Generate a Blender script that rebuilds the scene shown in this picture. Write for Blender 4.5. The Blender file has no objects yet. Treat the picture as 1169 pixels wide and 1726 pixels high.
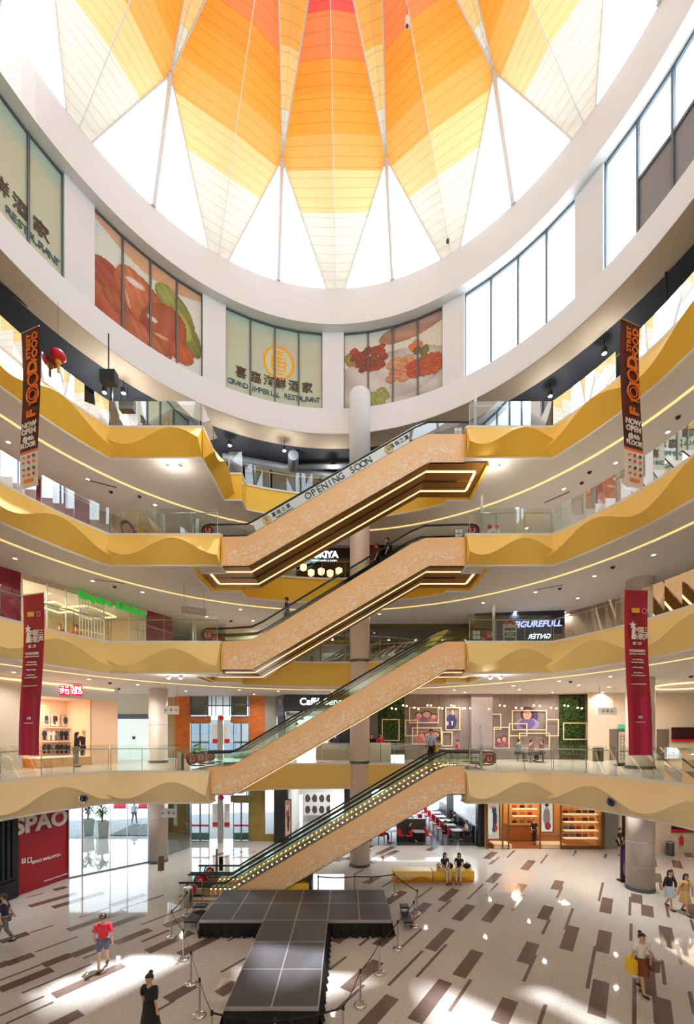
import bpy, bmesh, math, random
from mathutils import Vector, Matrix
from mathutils.geometry import tessellate_polygon
S = bpy.context.scene
COL = S.collection
R = random.Random(7)
PI = math.pi
# ------------------------------------------------------------------ camera, sky, sun, exposure
F, CX, HY, EZ = 700.0, 584.5, 1240.0, 7.0        # focal length and principal point of a 1169x1726 frame; eye height
cam = bpy.data.cameras.new('camera'); camo = bpy.data.objects.new('camera', cam); COL.objects.link(camo)
camo.location = (0, 0, EZ); camo.rotation_euler = (PI/2, 0, 0)
cam.sensor_fit = 'HORIZONTAL'; cam.sensor_width = 36; cam.lens = F/1169*36*1726/1726
cam.sensor_fit = 'VERTICAL'; cam.sensor_height = 36*1726/1169; cam.shift_y = (HY-863)/1726
cam.clip_end = 400; cam.clip_start = .05
S.camera = camo
wd = bpy.data.worlds.new('sky'); S.world = wd; wd.use_nodes = True
bg = wd.node_tree.nodes['Background']; bg.inputs[0].default_value = (.80, .91, 1, 1); bg.inputs[1].default_value = 3.0
sun = bpy.data.lights.new('sun', 'SUN'); sun.energy = 9; sun.angle = .03; sun.color = (.98, .98, 1)
suno = bpy.data.objects.new('sun', sun); COL.objects.link(suno); suno.location = (5, 30, 60)
suno.rotation_euler = Vector((-3.7, -9.1, -32.5)).to_track_quat('-Z', 'Y').to_euler()
S.view_settings.view_transform = 'Standard'; S.view_settings.look = 'None'
S.view_settings.exposure = 0.55; S.view_settings.gamma = 1; S.view_settings.use_curve_mapping = False
S.cycles.max_bounces = 10; S.cycles.diffuse_bounces = 5; S.cycles.transparent_max_bounces = 24; S.cycles.glossy_bounces = 4
S.cycles.caustics_reflective = False; S.cycles.caustics_refractive = False; S.cycles.sample_clamp_indirect = 6
S.cycles.use_denoising = True
C0 = Vector((-.67, 11.1, 0)); RV = 11.2            # plan centre and radius of the round void
Z1, Z2, Z3, Z4 = 5.5, 10.93, 15.43, 19.93          # floor levels
TH = 1.32
def area(loc, size, power, col=(1, .86, .7), rot=(0, 0, 0), sy=None):
    l = bpy.data.lights.new('shop_or_fill_lamp', 'AREA'); l.energy = power; l.size = size; l.color = col
    if sy: l.shape = 'RECTANGLE'; l.size_y = sy
    o = bpy.data.objects.new('shop_or_fill_lamp', l); COL.objects.link(o); o.location = loc; o.rotation_euler = rot
    return o
# added unseen fill lamps on the viewer's side, one row to each floor
for zz in (2.2, 7.6, 12.6, 17.2):
    for xx in (-12, 0, 12): area((xx, -5.5, zz), 7, 260, (.96, .97, 1), rot=(PI/2, 0, PI), sy=2.4)
# shop interiors
area((-14.9, 20, 8.75), 1.4, 55, (1, .84, .68))
area((-15.6, 19, 13.75), 2.4, 260, (1, .86, .66)); area((-17.4, 15.5, 13.75), 2, 160, (1, .86, .66)); area((0, 28.5, 13.8), 3, 60, (1, .85, .7))
area((6.2, 33, 4.0), 3, 260, (.95, .97, 1)); area((9.5, 28.2, 4.1), .5, 70, (1, .76, .5)); area((11.6, 28.4, 4.1), .5, 90, (1, .76, .5)); area((14.4, 27.6, 4.1), .5, 80, (1, .76, .5))
area((-2.5, 29.5, 8.35), 2.5, 150, (1, .85, .65)); area((-1, 31, 4.0), 4, 200, (.95, .97, 1))
area((8, 24.5, 9.4), 3, 60, (1, .8, .6)); area((13, 24.4, 9.4), 3, 60, (1, .8, .6)); area((18, 22, 9.4), 3, 90, (1, .82, .62)); area((18, 21, 4.0), 3, 80, (1, .82, .62))
# ------------------------------------------------------------------ helpers
def P(px, py, d): return Vector(((px-CX)*d/F, d, EZ+(HY-py)*d/F))
def FL(px, py, z=0.0):
    d = F*(EZ-z)/(py-HY); return Vector(((px-CX)*d/F, d, z))
def cp(th, r=RV, z=0.0):
    a = math.radians(th); return Vector((C0.x+r*math.sin(a), C0.y+r*math.cos(a), z))
def thpx(px, r):                                    # bearing on the circle of radius r that shows at picture column px
    k = (px-CX)/F; a = 1+k*k; b = -2*(k*C0.x+C0.y); c = C0.x**2+C0.y**2-r*r
    d = (-b+math.sqrt(max(0, b*b-4*a*c)))/(2*a)
    return math.degrees(math.atan2(k*d-C0.x, d-C0.y))
def srgb(r, g, b):
    f = lambda c: (c/255/12.92) if c/255 <= .04045 else ((c/255+.055)/1.055)**2.4
    return (f(r), f(g), f(b))
MATS = {}
def M(name, col=(.8, .8, .8), rough=.5, metal=0, emit=None, es=0, coat=0, trans=None, spec=None):
    if name in MATS: return MATS[name]
    m = bpy.data.materials.new(name); m.use_nodes = True; MATS[name] = m
    b = m.node_tree.nodes['Principled BSDF']
    b.inputs['Base Color'].default_value = (*col, 1); b.inputs['Roughness'].default_value = rough; b.inputs['Metallic'].default_value = metal
    if emit: b.inputs['Emission Color'].default_value = (*emit, 1); b.inputs['Emission Strength'].default_value = es
    if coat: b.inputs['Coat Weight'].default_value = coat; b.inputs['Coat Roughness'].default_value = .03
    if spec is not None: b.inputs['Specular IOR Level'].default_value = spec
    return m
def glassmat(name, tint=(.93, .98, .96), refl=1.0, base=.06):
    if name in MATS: return MATS[name]
    m = bpy.data.materials.new(name); m.use_nodes = True; MATS[name] = m
    n = m.node_tree.nodes; l = m.node_tree.links; n.clear()
    out = n.new('ShaderNodeOutputMaterial'); mix = n.new('ShaderNodeMixShader'); t = n.new('ShaderNodeBsdfTransparent'); g = n.new('ShaderNodeBsdfGlossy')
    fr = n.new('ShaderNodeFresnel'); fr.inputs[0].default_value = 1.5; ma = n.new('ShaderNodeMath'); ma.operation = 'MULTIPLY_ADD'
    ma.inputs[1].default_value = refl; ma.inputs[2].default_value = base-.04
    t.inputs[0].default_value = (*tint, 1); g.inputs['Roughness'].default_value = .01; g.inputs[0].default_value = (1, 1, 1, 1)
    l.new(fr.outputs[0], ma.inputs[0]); l.new(ma.outputs[0], mix.inputs[0]); l.new(t.outputs[0], mix.inputs[1]); l.new(g.outputs[0], mix.inputs[2]); l.new(mix.outputs[0], out.inputs[0])
    return m
def noisemat(name, c1, c2, scale=4, rough=.5, detail=4, coat=0, metal=0, stretch=(1, 1, 1), bump=0):
    if name in MATS: return MATS[name]
    m = M(name, c1, rough, metal, coat=coat); n = m.node_tree.nodes; l = m.node_tree.links; b = n['Principled BSDF']
    tc = n.new('ShaderNodeTexCoord'); mp = n.new('ShaderNodeMapping'); mp.inputs['Scale'].default_value = stretch
    nz = n.new('ShaderNodeTexNoise'); nz.inputs['Scale'].default_value = scale; nz.inputs['Detail'].default_value = detail
    cr = n.new('ShaderNodeValToRGB'); cr.color_ramp.elements[0].position = .35; cr.color_ramp.elements[1].position = .65
    cr.color_ramp.elements[0].color = (*c1, 1); cr.color_ramp.elements[1].color = (*c2, 1)
    l.new(tc.outputs['Object'], mp.inputs[0]); l.new(mp.outputs[0], nz.inputs[0]); l.new(nz.outputs[0], cr.inputs[0]); l.new(cr.outputs[0], b.inputs['Base Color'])
    if bump:
        bp = n.new('ShaderNodeBump'); bp.inputs['Strength'].default_value = bump; l.new(nz.outputs[0], bp.inputs['Height']); l.new(bp.outputs[0], b.inputs['Normal'])
    return m
def printmat(name, rough=.4, coat=0, emit=0):
    if name in MATS: return MATS[name]
    m = M(name, (1, 1, 1), rough, coat=coat); n = m.node_tree.nodes; l = m.node_tree.links
    a = n.new('ShaderNodeAttribute'); a.attribute_name = 'Col'; l.new(a.outputs['Color'], n['Principled BSDF'].inputs['Base Color'])
    if emit: l.new(a.outputs['Color'], n['Principled BSDF'].inputs['Emission Color']); n['Principled BSDF'].inputs['Emission Strength'].default_value = emit
    return m
def tag(o, label=None, cat=None, group=None, kind=None):
    if label: o['label'] = label
    if cat: o['category'] = cat
    if group: o['group'] = group
    if kind: o['kind'] = kind
    return o
def thing(name, label, cat, loc=(0, 0, 0), rz=0, group=None):
    o = bpy.data.objects.new(name, None); COL.objects.link(o); o.empty_display_size = .2
    o.location = loc; o.rotation_euler = (0, 0, rz); return tag(o, label, cat, group)
class MB:
    def __init__(s): s.v = []; s.f = []; s.m = []; s.c = []
    def poly(s, pts, mi=0, col=None):
        k = len(s.v); s.v += [tuple(p) for p in pts]; s.f.append(list(range(k, k+len(pts)))); s.m.append(mi); s.c.append(col); return s
    def box(s, x0, x1, y0, y1, z0, z1, mi=0):
        v = [(x, y, z) for z in (z0, z1) for y in (y0, y1) for x in (x0, x1)]; k = len(s.v); s.v += v
        for f in ((0, 2, 3, 1), (4, 5, 7, 6), (0, 1, 5, 4), (2, 6, 7, 3), (0, 4, 6, 2), (1, 3, 7, 5)): s.f.append([k+i for i in f]); s.m.append(mi); s.c.append(None)
        return s
    def prism(s, pts, vec, mi=0, me=None):
        vec = Vector(vec); n = len(pts); k = len(s.v); s.v += [tuple(p) for p in pts]+[tuple(Vector(p)+vec) for p in pts]
        s.f.append([k+i for i in range(n)][::-1]); s.f.append([k+n+i for i in range(n)]); s.m += [mi, mi]; s.c += [None, None]
        for i in range(n): s.f.append([k+i, k+(i+1) % n, k+n+(i+1) % n, k+n+i]); s.m.append(mi if me is None else me); s.c.append(None)
        return s
    def grid(s, rows, mi=0, close=False):
        k = len(s.v); n = len(rows[0])
        for r in rows: s.v += [tuple(p) for p in r]
        for j in range(len(rows)-1):
            for i in range(n if close else n-1):
                i2 = (i+1) % n; s.f.append([k+j*n+i, k+j*n+i2, k+(j+1)*n+i2, k+(j+1)*n+i]); s.m.append(mi(j, i) if callable(mi) else mi); s.c.append(None)
        return s
    def lathe(s, prof, c=(0, 0, 0), n=16, mi=0, cap=True):
        c = Vector(c); rows = [[c+Vector((r*math.cos(2*PI*i/n), r*math.sin(2*PI*i/n), z)) for i in range(n)] for r, z in prof]
        s.grid(rows, mi, True)
        if cap:
            s.poly(rows[0][::-1], mi if not callable(mi) else 0); s.poly(rows[-1], mi if not callable(mi) else 0)
        return s
    def tube(s, pts, r, n=8, mi=0, closed=False, cap=True):
        pts = [Vector(p) for p in pts]; rows = []; N = len(pts); up = None
        for i in range(N):
            a = pts[(i-1) % N] if closed or i > 0 else pts[i]; b = pts[(i+1) % N] if closed or i < N-1 else pts[i]
            t = (b-a); t = t.normalized() if t.length > 1e-9 else Vector((0, 0, 1))
            if up is None: up = Vector((0, 0, 1)) if abs(t.z) < .9 else Vector((1, 0, 0))
            x = t.cross(up); x = x.normalized() if x.length > 1e-6 else t.orthogonal().normalized(); y = x.cross(t).normalized(); up = y
            rr = r[i] if isinstance(r, (list, tuple)) else r
            rows.append([pts[i]+x*rr*math.cos(2*PI*k/n)+y*rr*math.sin(2*PI*k/n) for k in range(n)])
        if closed: rows.append(rows[0])
        s.grid(rows, mi, True)
        if cap and not closed: s.poly(rows[0][::-1], mi); s.poly(rows[-1], mi)
        return s
    def ball(s, c, rx, ry=None, rz=None, n=10, m=7, mi=0):
        ry = ry or rx; rz = rz or rx; c = Vector(c); rows = []
        for j in range(m+1):
            a = PI*j/m; rows.append([c+Vector((rx*math.sin(a)*math.cos(2*PI*i/n), ry*math.sin(a)*math.sin(2*PI*i/n), rz*math.cos(a))) for i in range(n)])
        return s.grid(rows, mi, True)
    def ribbon(s, line, z0, z1, off=0.0, th=.03, mi=0):        # upright strip of thickness th that follows a plan line
        n = len(line); rows = []
        for i in range(n):
            a = line[max(0, i-1)]; b = line[min(n-1, i+1)]; t = Vector((b[0]-a[0], b[1]-a[1], 0)).normalized(); nr = Vector((t.y, -t.x, 0))
            p = Vector((line[i][0], line[i][1], 0))+nr*off
            rows.append([p+nr*th/2+Vector((0, 0, z0)), p+nr*th/2+Vector((0, 0, z1)), p-nr*th/2+Vector((0, 0, z1)), p-nr*th/2+Vector((0, 0, z0))])
        s.grid(rows, mi, True); s.poly(rows[0][::-1], mi); s.poly(rows[-1], mi); return s
    def build(s, name, mats, parent=None, smooth=False, origin=None, label=None):
        if not isinstance(mats, (list, tuple)): mats = [mats]
        off = Vector((0, 0, 0))
        if parent is not None:
            p = parent
            while p is not None: off += Vector(p.location); p = p.parent
        elif origin is not False:
            if origin is not None: off = Vector(origin)
            else:
                xs = [v[0] for v in s.v]; ys = [v[1] for v in s.v]; off = Vector(((min(xs)+max(xs))/2, (min(ys)+max(ys))/2, min(v[2] for v in s.v)))
        me = bpy.data.meshes.new(name); me.from_pydata([(v[0]-off.x, v[1]-off.y, v[2]-off.z) for v in s.v], [], s.f)
        for m in mats: me.materials.append(m)
        me.polygons.foreach_set('material_index', s.m)
        if smooth: me.polygons.foreach_set('use_smooth', [True]*len(s.f))
        if any(c is not None for c in s.c):
            at = me.color_attributes.new('Col', 'FLOAT_COLOR', 'CORNER'); k = 0
            for fi, f in enumerate(s.f):
                c = s.c[fi] or (1, 1, 1)
                for _ in f: at.data[k].color = (*c, 1); k += 1
        me.update()
        o = bpy.data.objects.new(name, me); COL.objects.link(o)
        if parent is not None: o.parent = parent
        else: o.location = off
        if label: o['label'] = label
        return o
def fixn(o):
    bm = bmesh.new(); bm.from_mesh(o.data); bmesh.ops.remove_doubles(bm, verts=bm.verts, dist=1e-5); bmesh.ops.recalc_face_normals(bm, faces=bm.faces); bm.to_mesh(o.data); bm.free(); return o
def copy_tree(o, parent=None):
    c = o.copy(); COL.objects.link(c); c.parent = parent
    for ch in list(o.children): copy_tree(ch, c)
    return c
def struct(o): o['kind'] = 'structure'; return o
def text(s, size, mat, org, xd, yd, name='lettering', parent=None, ext=.01, bold=0.0, ax='CENTER', ay='CENTER', shear=0, lsp=1, spacing=1):
    cu = bpy.data.curves.new('t', 'FONT'); cu.body = s; cu.size = size; cu.extrude = ext; cu.offset = bold*size; cu.align_x = ax; cu.align_y = ay; cu.shear = shear; cu.space_line = lsp; cu.space_character = spacing; cu.resolution_u = 3
    o = bpy.data.objects.new('t', cu); COL.objects.link(o); bpy.context.view_layer.update()
    me = bpy.data.meshes.new_from_object(o.evaluated_get(bpy.context.evaluated_depsgraph_get())); bpy.data.objects.remove(o); bpy.data.curves.remove(cu)
    xd = Vector(xd).normalized(); yd = Vector(yd); yd = (yd-xd*yd.dot(xd)).normalized(); zd = xd.cross(yd)
    org = Vector(org); off = Vector((0, 0, 0)); p = parent
    while p is not None: off += Vector(p.location); p = p.parent
    mt = Matrix((( xd.x, yd.x, zd.x, org.x-off.x), (xd.y, yd.y, zd.y, org.y-off.y), (xd.z, yd.z, zd.z, org.z-off.z), (0, 0, 0, 1)))
    me.transform(mt); me.materials.clear(); me.materials.append(mat)
    q = bpy.data.objects.new(name, me); COL.objects.link(q)
    if parent is not None: q.parent = parent
    return q
class PL:                                            # an upright wall plane through plan points a and b
    def __init__(s, a, b):
        s.a = Vector((a[0], a[1], 0)); s.b = Vector((b[0], b[1], 0)); s.t = (s.b-s.a).normalized(); s.n = Vector((s.t.y, -s.t.x, 0))   # n points toward the viewer
    def hit(s, px, py, off=0.0):
        r = Vector(((px-CX)/F, 1, (HY-py)/F)); o = s.a+s.n*off; k = (o.x*s.n.x+o.y*s.n.y)/(r.x*s.n.x+r.y*s.n.y); return Vector((r.x*k, r.y*k, EZ+r.z*k))
    def box(s, mb, px0, px1, z0, z1, off=0.0, th=.05, mi=0):
        a = s.hit(px0, HY, off); b = s.hit(px1, HY, off); a.z = z0; b.z = z0
        mb.prism([a, b, Vector((b.x, b.y, z1)), Vector((a.x, a.y, z1))], s.n*th, mi); return mb
    def pbox(s, mb, px0, py0, px1, py1, off=0.0, th=.05, mi=0):
        xm = (px0+px1)/2; return s.box(mb, px0, px1, s.hit(xm, py1, off).z, s.hit(xm, py0, off).z, off, th, mi)
    def frame(s, mb, px0, py0, px1, py1, w=.05, off=0.0, th=.04, mi=0):
        xm = (px0+px1)/2; z0 = s.hit(xm, py1, off).z; z1 = s.hit(xm, py0, off).z; k = w*F/s.hit(xm, HY, off).y
        s.box(mb, px0, px1, z1-w, z1, off, th, mi); s.box(mb, px0, px1, z0, z0+w, off, th, mi); s.box(mb, px0, px0+k, z0+w, z1-w, off, th, mi); s.box(mb, px1-k, px1, z0+w, z1-w, off, th, mi); return mb
    def text(s, t, px, py, size, mat, off=.06, **k):
        return text(t, size, mat, s.hit(px, py, off), s.t, (0, 0, 1), **k)
def blobs(spec, base, nz=.0, seed=1, sh=0):
    """a painter for printed pictures: base colour or function, then ellipses (u, v, ru, rv, degrees, colour) one over another"""
    rr = random.Random(seed); sp = []
    for u, v, ru, rv, an, c in spec: a = math.radians(an); sp.append((u, v, ru, rv, math.cos(a), math.sin(a), c))
    def f(u, v):
        c = base(u, v) if callable(base) else base
        for (u0, v0, ru, rv, ca, sa, cc) in sp:
            x = u-u0; y = v-v0; X = (x*ca+y*sa)/ru; Y = (-x*sa+y*ca)/rv
            q = X*X+Y*Y
            if q < 1: k_ = 1.12-.34*q+.12*math.sin(9*X+5*Y)*sh; c = tuple(min(1, w*(k_ if sh else 1)) for w in cc)
        if nz: k = 1+nz*(rr.random()-.5)*2; c = tuple(min(1, q*k) for q in c)
        return c
    return f
def printed(mb, fn, nu, nv, paint):
    for j in range(nv):
        for i in range(nu):
            mb.poly([fn(i/nu, j/nv), fn((i+1)/nu, j/nv), fn((i+1)/nu, (j+1)/nv), fn(i/nu, (j+1)/nv)], 0, paint((i+.5)/nu, (j+.5)/nv))
    return mb
# ------------------------------------------------------------------ materials
WHITE = M('white_plaster', srgb(226, 229, 232), .6)
BEIGE = M('beige_soffit', srgb(205, 196, 184), .7)
CEIL = M('ceiling_paint', srgb(226, 221, 216), .7)
TRIMW = M('white_trim', srgb(240, 240, 238), .4)
DARKC = M('black_open_ceiling', srgb(62, 70, 84), .8)
DUCT = M('dark_duct', srgb(118, 128, 146), .5, .1)
STEEL = M('brushed_steel', srgb(190, 186, 180), .28, .9)
STEELD = M('dark_steel', srgb(92, 98, 106), .35, .7)
CHROME = M('chrome', srgb(215, 215, 212), .15, 1)
BLACK = M('black_rubber', srgb(22, 22, 24), .45)
BLACKM = M('black_gloss', srgb(22, 24, 30), .25)
MULL = M('grey_window_metal', srgb(104, 118, 130), .4, .5)
YEL = {4: M('golden_yellow_panel', srgb(255, 208, 78), .45), 3: M('mustard_yellow_panel', srgb(254, 214, 104), .45), 2: M('pale_yellow_panel', srgb(253, 226, 148), .45), 1: M('cream_yellow_panel', srgb(252, 229, 178), .45)}
YB = {4: M('bright_golden_panel', srgb(255, 214, 70), .45), 3: M('ochre_panel', srgb(252, 208, 66), .45), 2: M('dull_gold_panel', srgb(248, 212, 100), .45), 1: M('dull_cream_gold_panel', srgb(244, 214, 130), .45)}
RED = M('crimson_panel', srgb(158, 24, 44), .4)
REDB = M('bright_red', srgb(196, 30, 46), .4)
WHT = M('white_paint', srgb(245, 245, 245), .4)
WARM = M('warm_light_strip', (1, .85, .6), .5, emit=(1, .62, .32), es=1.15)
WARM2 = M('yellow_cove_light', (1, .9, .5), .5, emit=(1, .62, .24), es=.7)
LAMP = M('lamp_glow', (1, 1, .9), .5, emit=(1, .88, .68), es=9)
BULB = M('bulb_glow', (1, .8, .5), .5, emit=(1, .52, .2), es=9)
GLASS = glassmat('rail_glass', (.91, .96, .935), .9, .055)
CLEAR = glassmat('clear_glass', (.95, .98, .98), .8, .05)
SKYG = glassmat('skylight_glass', (.97, .98, 1), .3, .04)
BROWN = M('bronze_soffit', srgb(160, 108, 40), .35, .2)
WOOD = noisemat('brown_wood', srgb(150, 84, 36), srgb(178, 104, 48), 3, .4, stretch=(1, 1, 8))
LWOOD = noisemat('light_wood', srgb(196, 150, 98), srgb(212, 168, 118), 3, .45, stretch=(1, 1, 8))
GREEN = noisemat('green_leaves', srgb(26, 52, 18), srgb(70, 104, 34), 9, .7, bump=.5)
def cladding_material():
    m = M('peach_cladding', srgb(253, 208, 152), .4); n = m.node_tree.nodes; l = m.node_tree.links; b = n['Principled BSDF']
    tc = n.new('ShaderNodeTexCoord'); mp = n.new('ShaderNodeMapping'); mp.inputs['Scale'].default_value = (1, 0, 1); l.new(tc.outputs['Object'], mp.inputs[0])
    fac = None
    for sc, lo in ((3.0, .34), (5.0, .28), (7.5, .3)):
        nz = n.new('ShaderNodeTexNoise'); nz.inputs['Scale'].default_value = 3.5; l.new(mp.outputs[0], nz.inputs[0])
        mx = n.new('ShaderNodeVectorMath'); mx.operation = 'MULTIPLY_ADD'; mx.inputs[1].default_value = (.28, .28, .28); l.new(nz.outputs['Color'], mx.inputs[0]); l.new(mp.outputs[0], mx.inputs[2])
        vo = n.new('ShaderNodeTexVoronoi'); vo.inputs['Scale'].default_value = sc; l.new(mx.outputs[0], vo.inputs[0])
        cr = n.new('ShaderNodeValToRGB'); e = cr.color_ramp.elements; e[0].position = lo; e[0].color = (0, 0, 0, 1); e[1].position = lo+.055; e[1].color = (1, 1, 1, 1); q = e.new(lo+.13); q.color = (0, 0, 0, 1)
        l.new(vo.outputs['Distance'], cr.inputs[0])
        if fac is None: fac = cr.outputs[0]
        else:
            ad = n.new('ShaderNodeMath'); ad.operation = 'MAXIMUM'; l.new(fac, ad.inputs[0]); l.new(cr.outputs[0], ad.inputs[1]); fac = ad.outputs[0]
    at = n.new('ShaderNodeAttribute'); at.attribute_name = 'Col'
    mu = n.new('ShaderNodeMath'); mu.operation = 'MULTIPLY'; l.new(fac, mu.inputs[0]); l.new(at.outputs['Fac'], mu.inputs[1])
    nm = n.new('ShaderNodeTexNoise'); nm.inputs['Scale'].default_value = 1.3; l.new(mp.outputs[0], nm.inputs[0])
    m2 = n.new('ShaderNodeMath'); m2.operation = 'MULTIPLY'; m2.inputs[1].default_value = 2.3; l.new(nm.outputs[0], m2.inputs[0]); m3 = n.new('ShaderNodeMath'); m3.operation = 'MULTIPLY'; l.new(mu.outputs[0], m3.inputs[0]); l.new(m2.outputs[0], m3.inputs[1])
    mc = n.new('ShaderNodeMixRGB'); mc.inputs[1].default_value = (*srgb(253, 208, 152), 1); mc.inputs[2].default_value = (*srgb(255, 244, 230), 1)
    l.new(m3.outputs[0], mc.inputs[0]); l.new(mc.outputs[0], b.inputs['Base Color']); return m
CLAD = cladding_material()
def floor_material():
    m = M('polished_granite', srgb(214, 208, 200), .035); n = m.node_tree.nodes; l = m.node_tree.links; b = n['Principled BSDF']
    tc = n.new('ShaderNodeTexCoord'); nz = n.new('ShaderNodeTexNoise'); nz.inputs['Scale'].default_value = 17; nz.inputs['Detail'].default_value = 6
    mp = n.new('ShaderNodeMapping'); mp.inputs['Rotation'].default_value = (0, 0, math.radians(34.8)); br = n.new('ShaderNodeTexBrick')
    br.inputs['Scale'].default_value = 1; br.inputs['Brick Width'].default_value = .8; br.inputs['Row Height'].default_value = 1.6; br.inputs['Mortar Size'].default_value = .006; br.offset = .5
    br.inputs['Color1'].default_value = (*srgb(202, 198, 192), 1); br.inputs['Color2'].default_value = (*srgb(197, 192, 186), 1); br.inputs['Mortar'].default_value = (*srgb(185, 180, 173), 1)
    l.new(tc.outputs['Object'], nz.inputs[0]); l.new(tc.outputs['Object'], mp.inputs[0]); l.new(mp.outputs[0], br.inputs[0])
    mx = n.new('ShaderNodeMixRGB'); mx.blend_type = 'MULTIPLY'; mx.inputs[0].default_value = 1; cr = n.new('ShaderNodeValToRGB'); cr.color_ramp.elements[0].position = .3; cr.color_ramp.elements[0].color = (.83, .82, .81, 1); cr.color_ramp.elements[1].position = .62; cr.color_ramp.elements[1].color = (1.03, 1.03, 1.03, 1)
    l.new(nz.outputs[0], cr.inputs[0]); l.new(br.outputs[0], mx.inputs[1]); l.new(cr.outputs[0], mx.inputs[2]); l.new(mx.outputs[0], b.inputs['Base Color']); return m
GRAN = floor_material()
GRAND = noisemat('brown_granite', srgb(100, 82, 76), srgb(120, 102, 94), 30, .1)
# ------------------------------------------------------------------ setting: floor slabs, soffits, wavy balcony fronts
def arc(t0, t1, n, r=RV): return [(cp(t0+(t1-t0)*i/n, r).x, cp(t0+(t1-t0)*i/n, r).y) for i in range(n+1)]
ZL = {1: Z1, 2: Z2, 3: Z3, 4: Z4}
def void(L):
    xe = -6.06 if L == 4 else (-5.75 if L == 1 else -5.3); xn = -6.06 if L == 4 else -6.74
    s = {}
    s['arcL'] = arc(-165, -55.8, 110); s['chordL'] = [s['arcL'][-1], (xe, 17.4)]
    s['notchL'] = [(xe, 17.4), (xe, 18.15), (xn, 18.15), (xn, 20.5), (-5.2, 20.5), (-5.2, 21.34)]
    if L == 4: s['notchL'] = [(xe, 17.4), (xn, 20.5), (-5.2, 20.5), (-5.2, 21.34)]
    s['back'] = arc(-23.86, 29.7, 28)
    s['notchR'] = [s['back'][-1], (s['back'][-1][0], 20.5), (6.03, 20.5), (6.03, 18.15), (5.0, 18.15), (5.0, 17.4)]
    s['chordR'] = [(5.0, 17.4), arc(55.8, 56, 1)[0]]; s['arcR'] = arc(55.8, 165, 110); s['near'] = arc(165, 195, 10)
    return s
def flat_ring(name, L, z, mat, outer):
    s = void(L); hole = []
    for k in ('arcL', 'chordL', 'notchL', 'back', 'notchR', 'chordR', 'arcR', 'near'):
        for p in s[k]:
            if not hole or (Vector(p)-Vector(hole[-1])).length > 1e-3: hole.append(p)
    if (Vector(hole[0])-Vector(hole[-1])).length < 1e-3: hole.pop()
    pts = [Vector((x, y, 0)) for x, y in outer]; hp = [Vector((x, y, 0)) for x, y in hole]
    tri = tessellate_polygon([pts, hp]); al = pts+hp; mb = MB()
    for t in tri: mb.poly([(al[i].x, al[i].y, z) for i in t])
    return struct(fixn(mb.build(name, mat)))
OUT = [(-26, -8), (28, -8), (28, 37), (-26, 37)]
OUTL1 = [(-26, -8), (28, -8), (28, 37), (-5.5, 37), (-5.5, 27.8), (-10.9, 27.8), (-10.9, 26.3), (-17.8, 26.3), (-26, 14)]
TILE1 = noisemat('pale_floor_tile', srgb(206, 198, 184), srgb(214, 207, 196), 8, .18)
for L in (1, 2, 3, 4):
    z = ZL[L]; flat_ring('floor_level', L, z, TILE1, OUTL1 if L == 1 else OUT); flat_ring('ceiling', L, z-TH, CEIL, OUTL1 if L == 1 else OUT)
def wave(s, ph):                                       # depth of the crest line below the top edge, 0..1
    if ph == 'arcL': return .55+.26*math.cos(2*PI*((165-57-math.degrees(s/RV))/20))
    if ph == 'arcR': return .55+.26*math.cos(2*PI*(math.degrees(s/RV)/20))
    if ph == 'chordL': return .55+.26*math.cos(2*PI*(s-.9)/3.8)
    if ph == 'chordR': return .55+.26*math.cos(2*PI*(s-.5)/3.5)
    return .55+.26*math.cos(2*PI*(s-.3)/3.1)
def plan_resample(line, step=.12):
    out = [Vector((*line[0], 0))]; L = [0.0]
    for a, b in zip(line[:-1], line[1:]):
        a = Vector((*a, 0)); b = Vector((*b, 0)); n = max(1, int((b-a).length/step))
        for i in range(1, n+1): out.append(a.lerp(b, i/n))
    for i in range(1, len(out)): L.append(L[-1]+(out[i]-out[i-1]).length)
    return out, L
def front(name, L, line, ph, wavy=True, end0=None, end1=None):
    """yellow balcony front: upper face leans out to a wavy crest, lower face folds back under it"""
    z = ZL[L]; pts, S_ = plan_resample(line, .12 if wavy else .4); mb = MB(); rows = []; n = len(pts); crest = []
    for i, p in enumerate(pts):
        a = pts[max(0, i-1)]; b = pts[min(n-1, i+1)]; t = (b-a).normalized(); nr = Vector((t.y, -t.x, 0))   # toward the void
        if not wavy: rows.append([p+Vector((0, 0, z)), p+nr*.02+Vector((0, 0, z-TH/2)), p+Vector((0, 0, z-TH))]); continue
        w = wave(S_[i], ph); o_ = .52
        rows.append([p+Vector((0, 0, z)), p+nr*o_+Vector((0, 0, z-TH*w)), p+nr*.02+Vector((0, 0, z-TH))])
    if wavy:
        mb.poly([rows[0][0], rows[0][1], rows[0][2]]); mb.poly([rows[-1][0], rows[-1][1], rows[-1][2]]); c3 = list(map(list, zip(*rows)))
        mb.grid(c3[:2]); mb.grid([list(q) for q in c3[1:]]); o = struct(mb.build(name, YEL[L], smooth=True))
    else: mb.grid(list(map(list, zip(*rows)))); o = struct(fixn(mb.build(name, YB[L])))
    t = MB(); ln = [(p.x, p.y) for p in pts]; t.ribbon(ln, z-.06, z+.04, -.0, .08); t.ribbon(ln, z-TH-.03, z-TH+.03, .0, .1); struct(t.build('trim_1', TRIMW))
    return o
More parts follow.
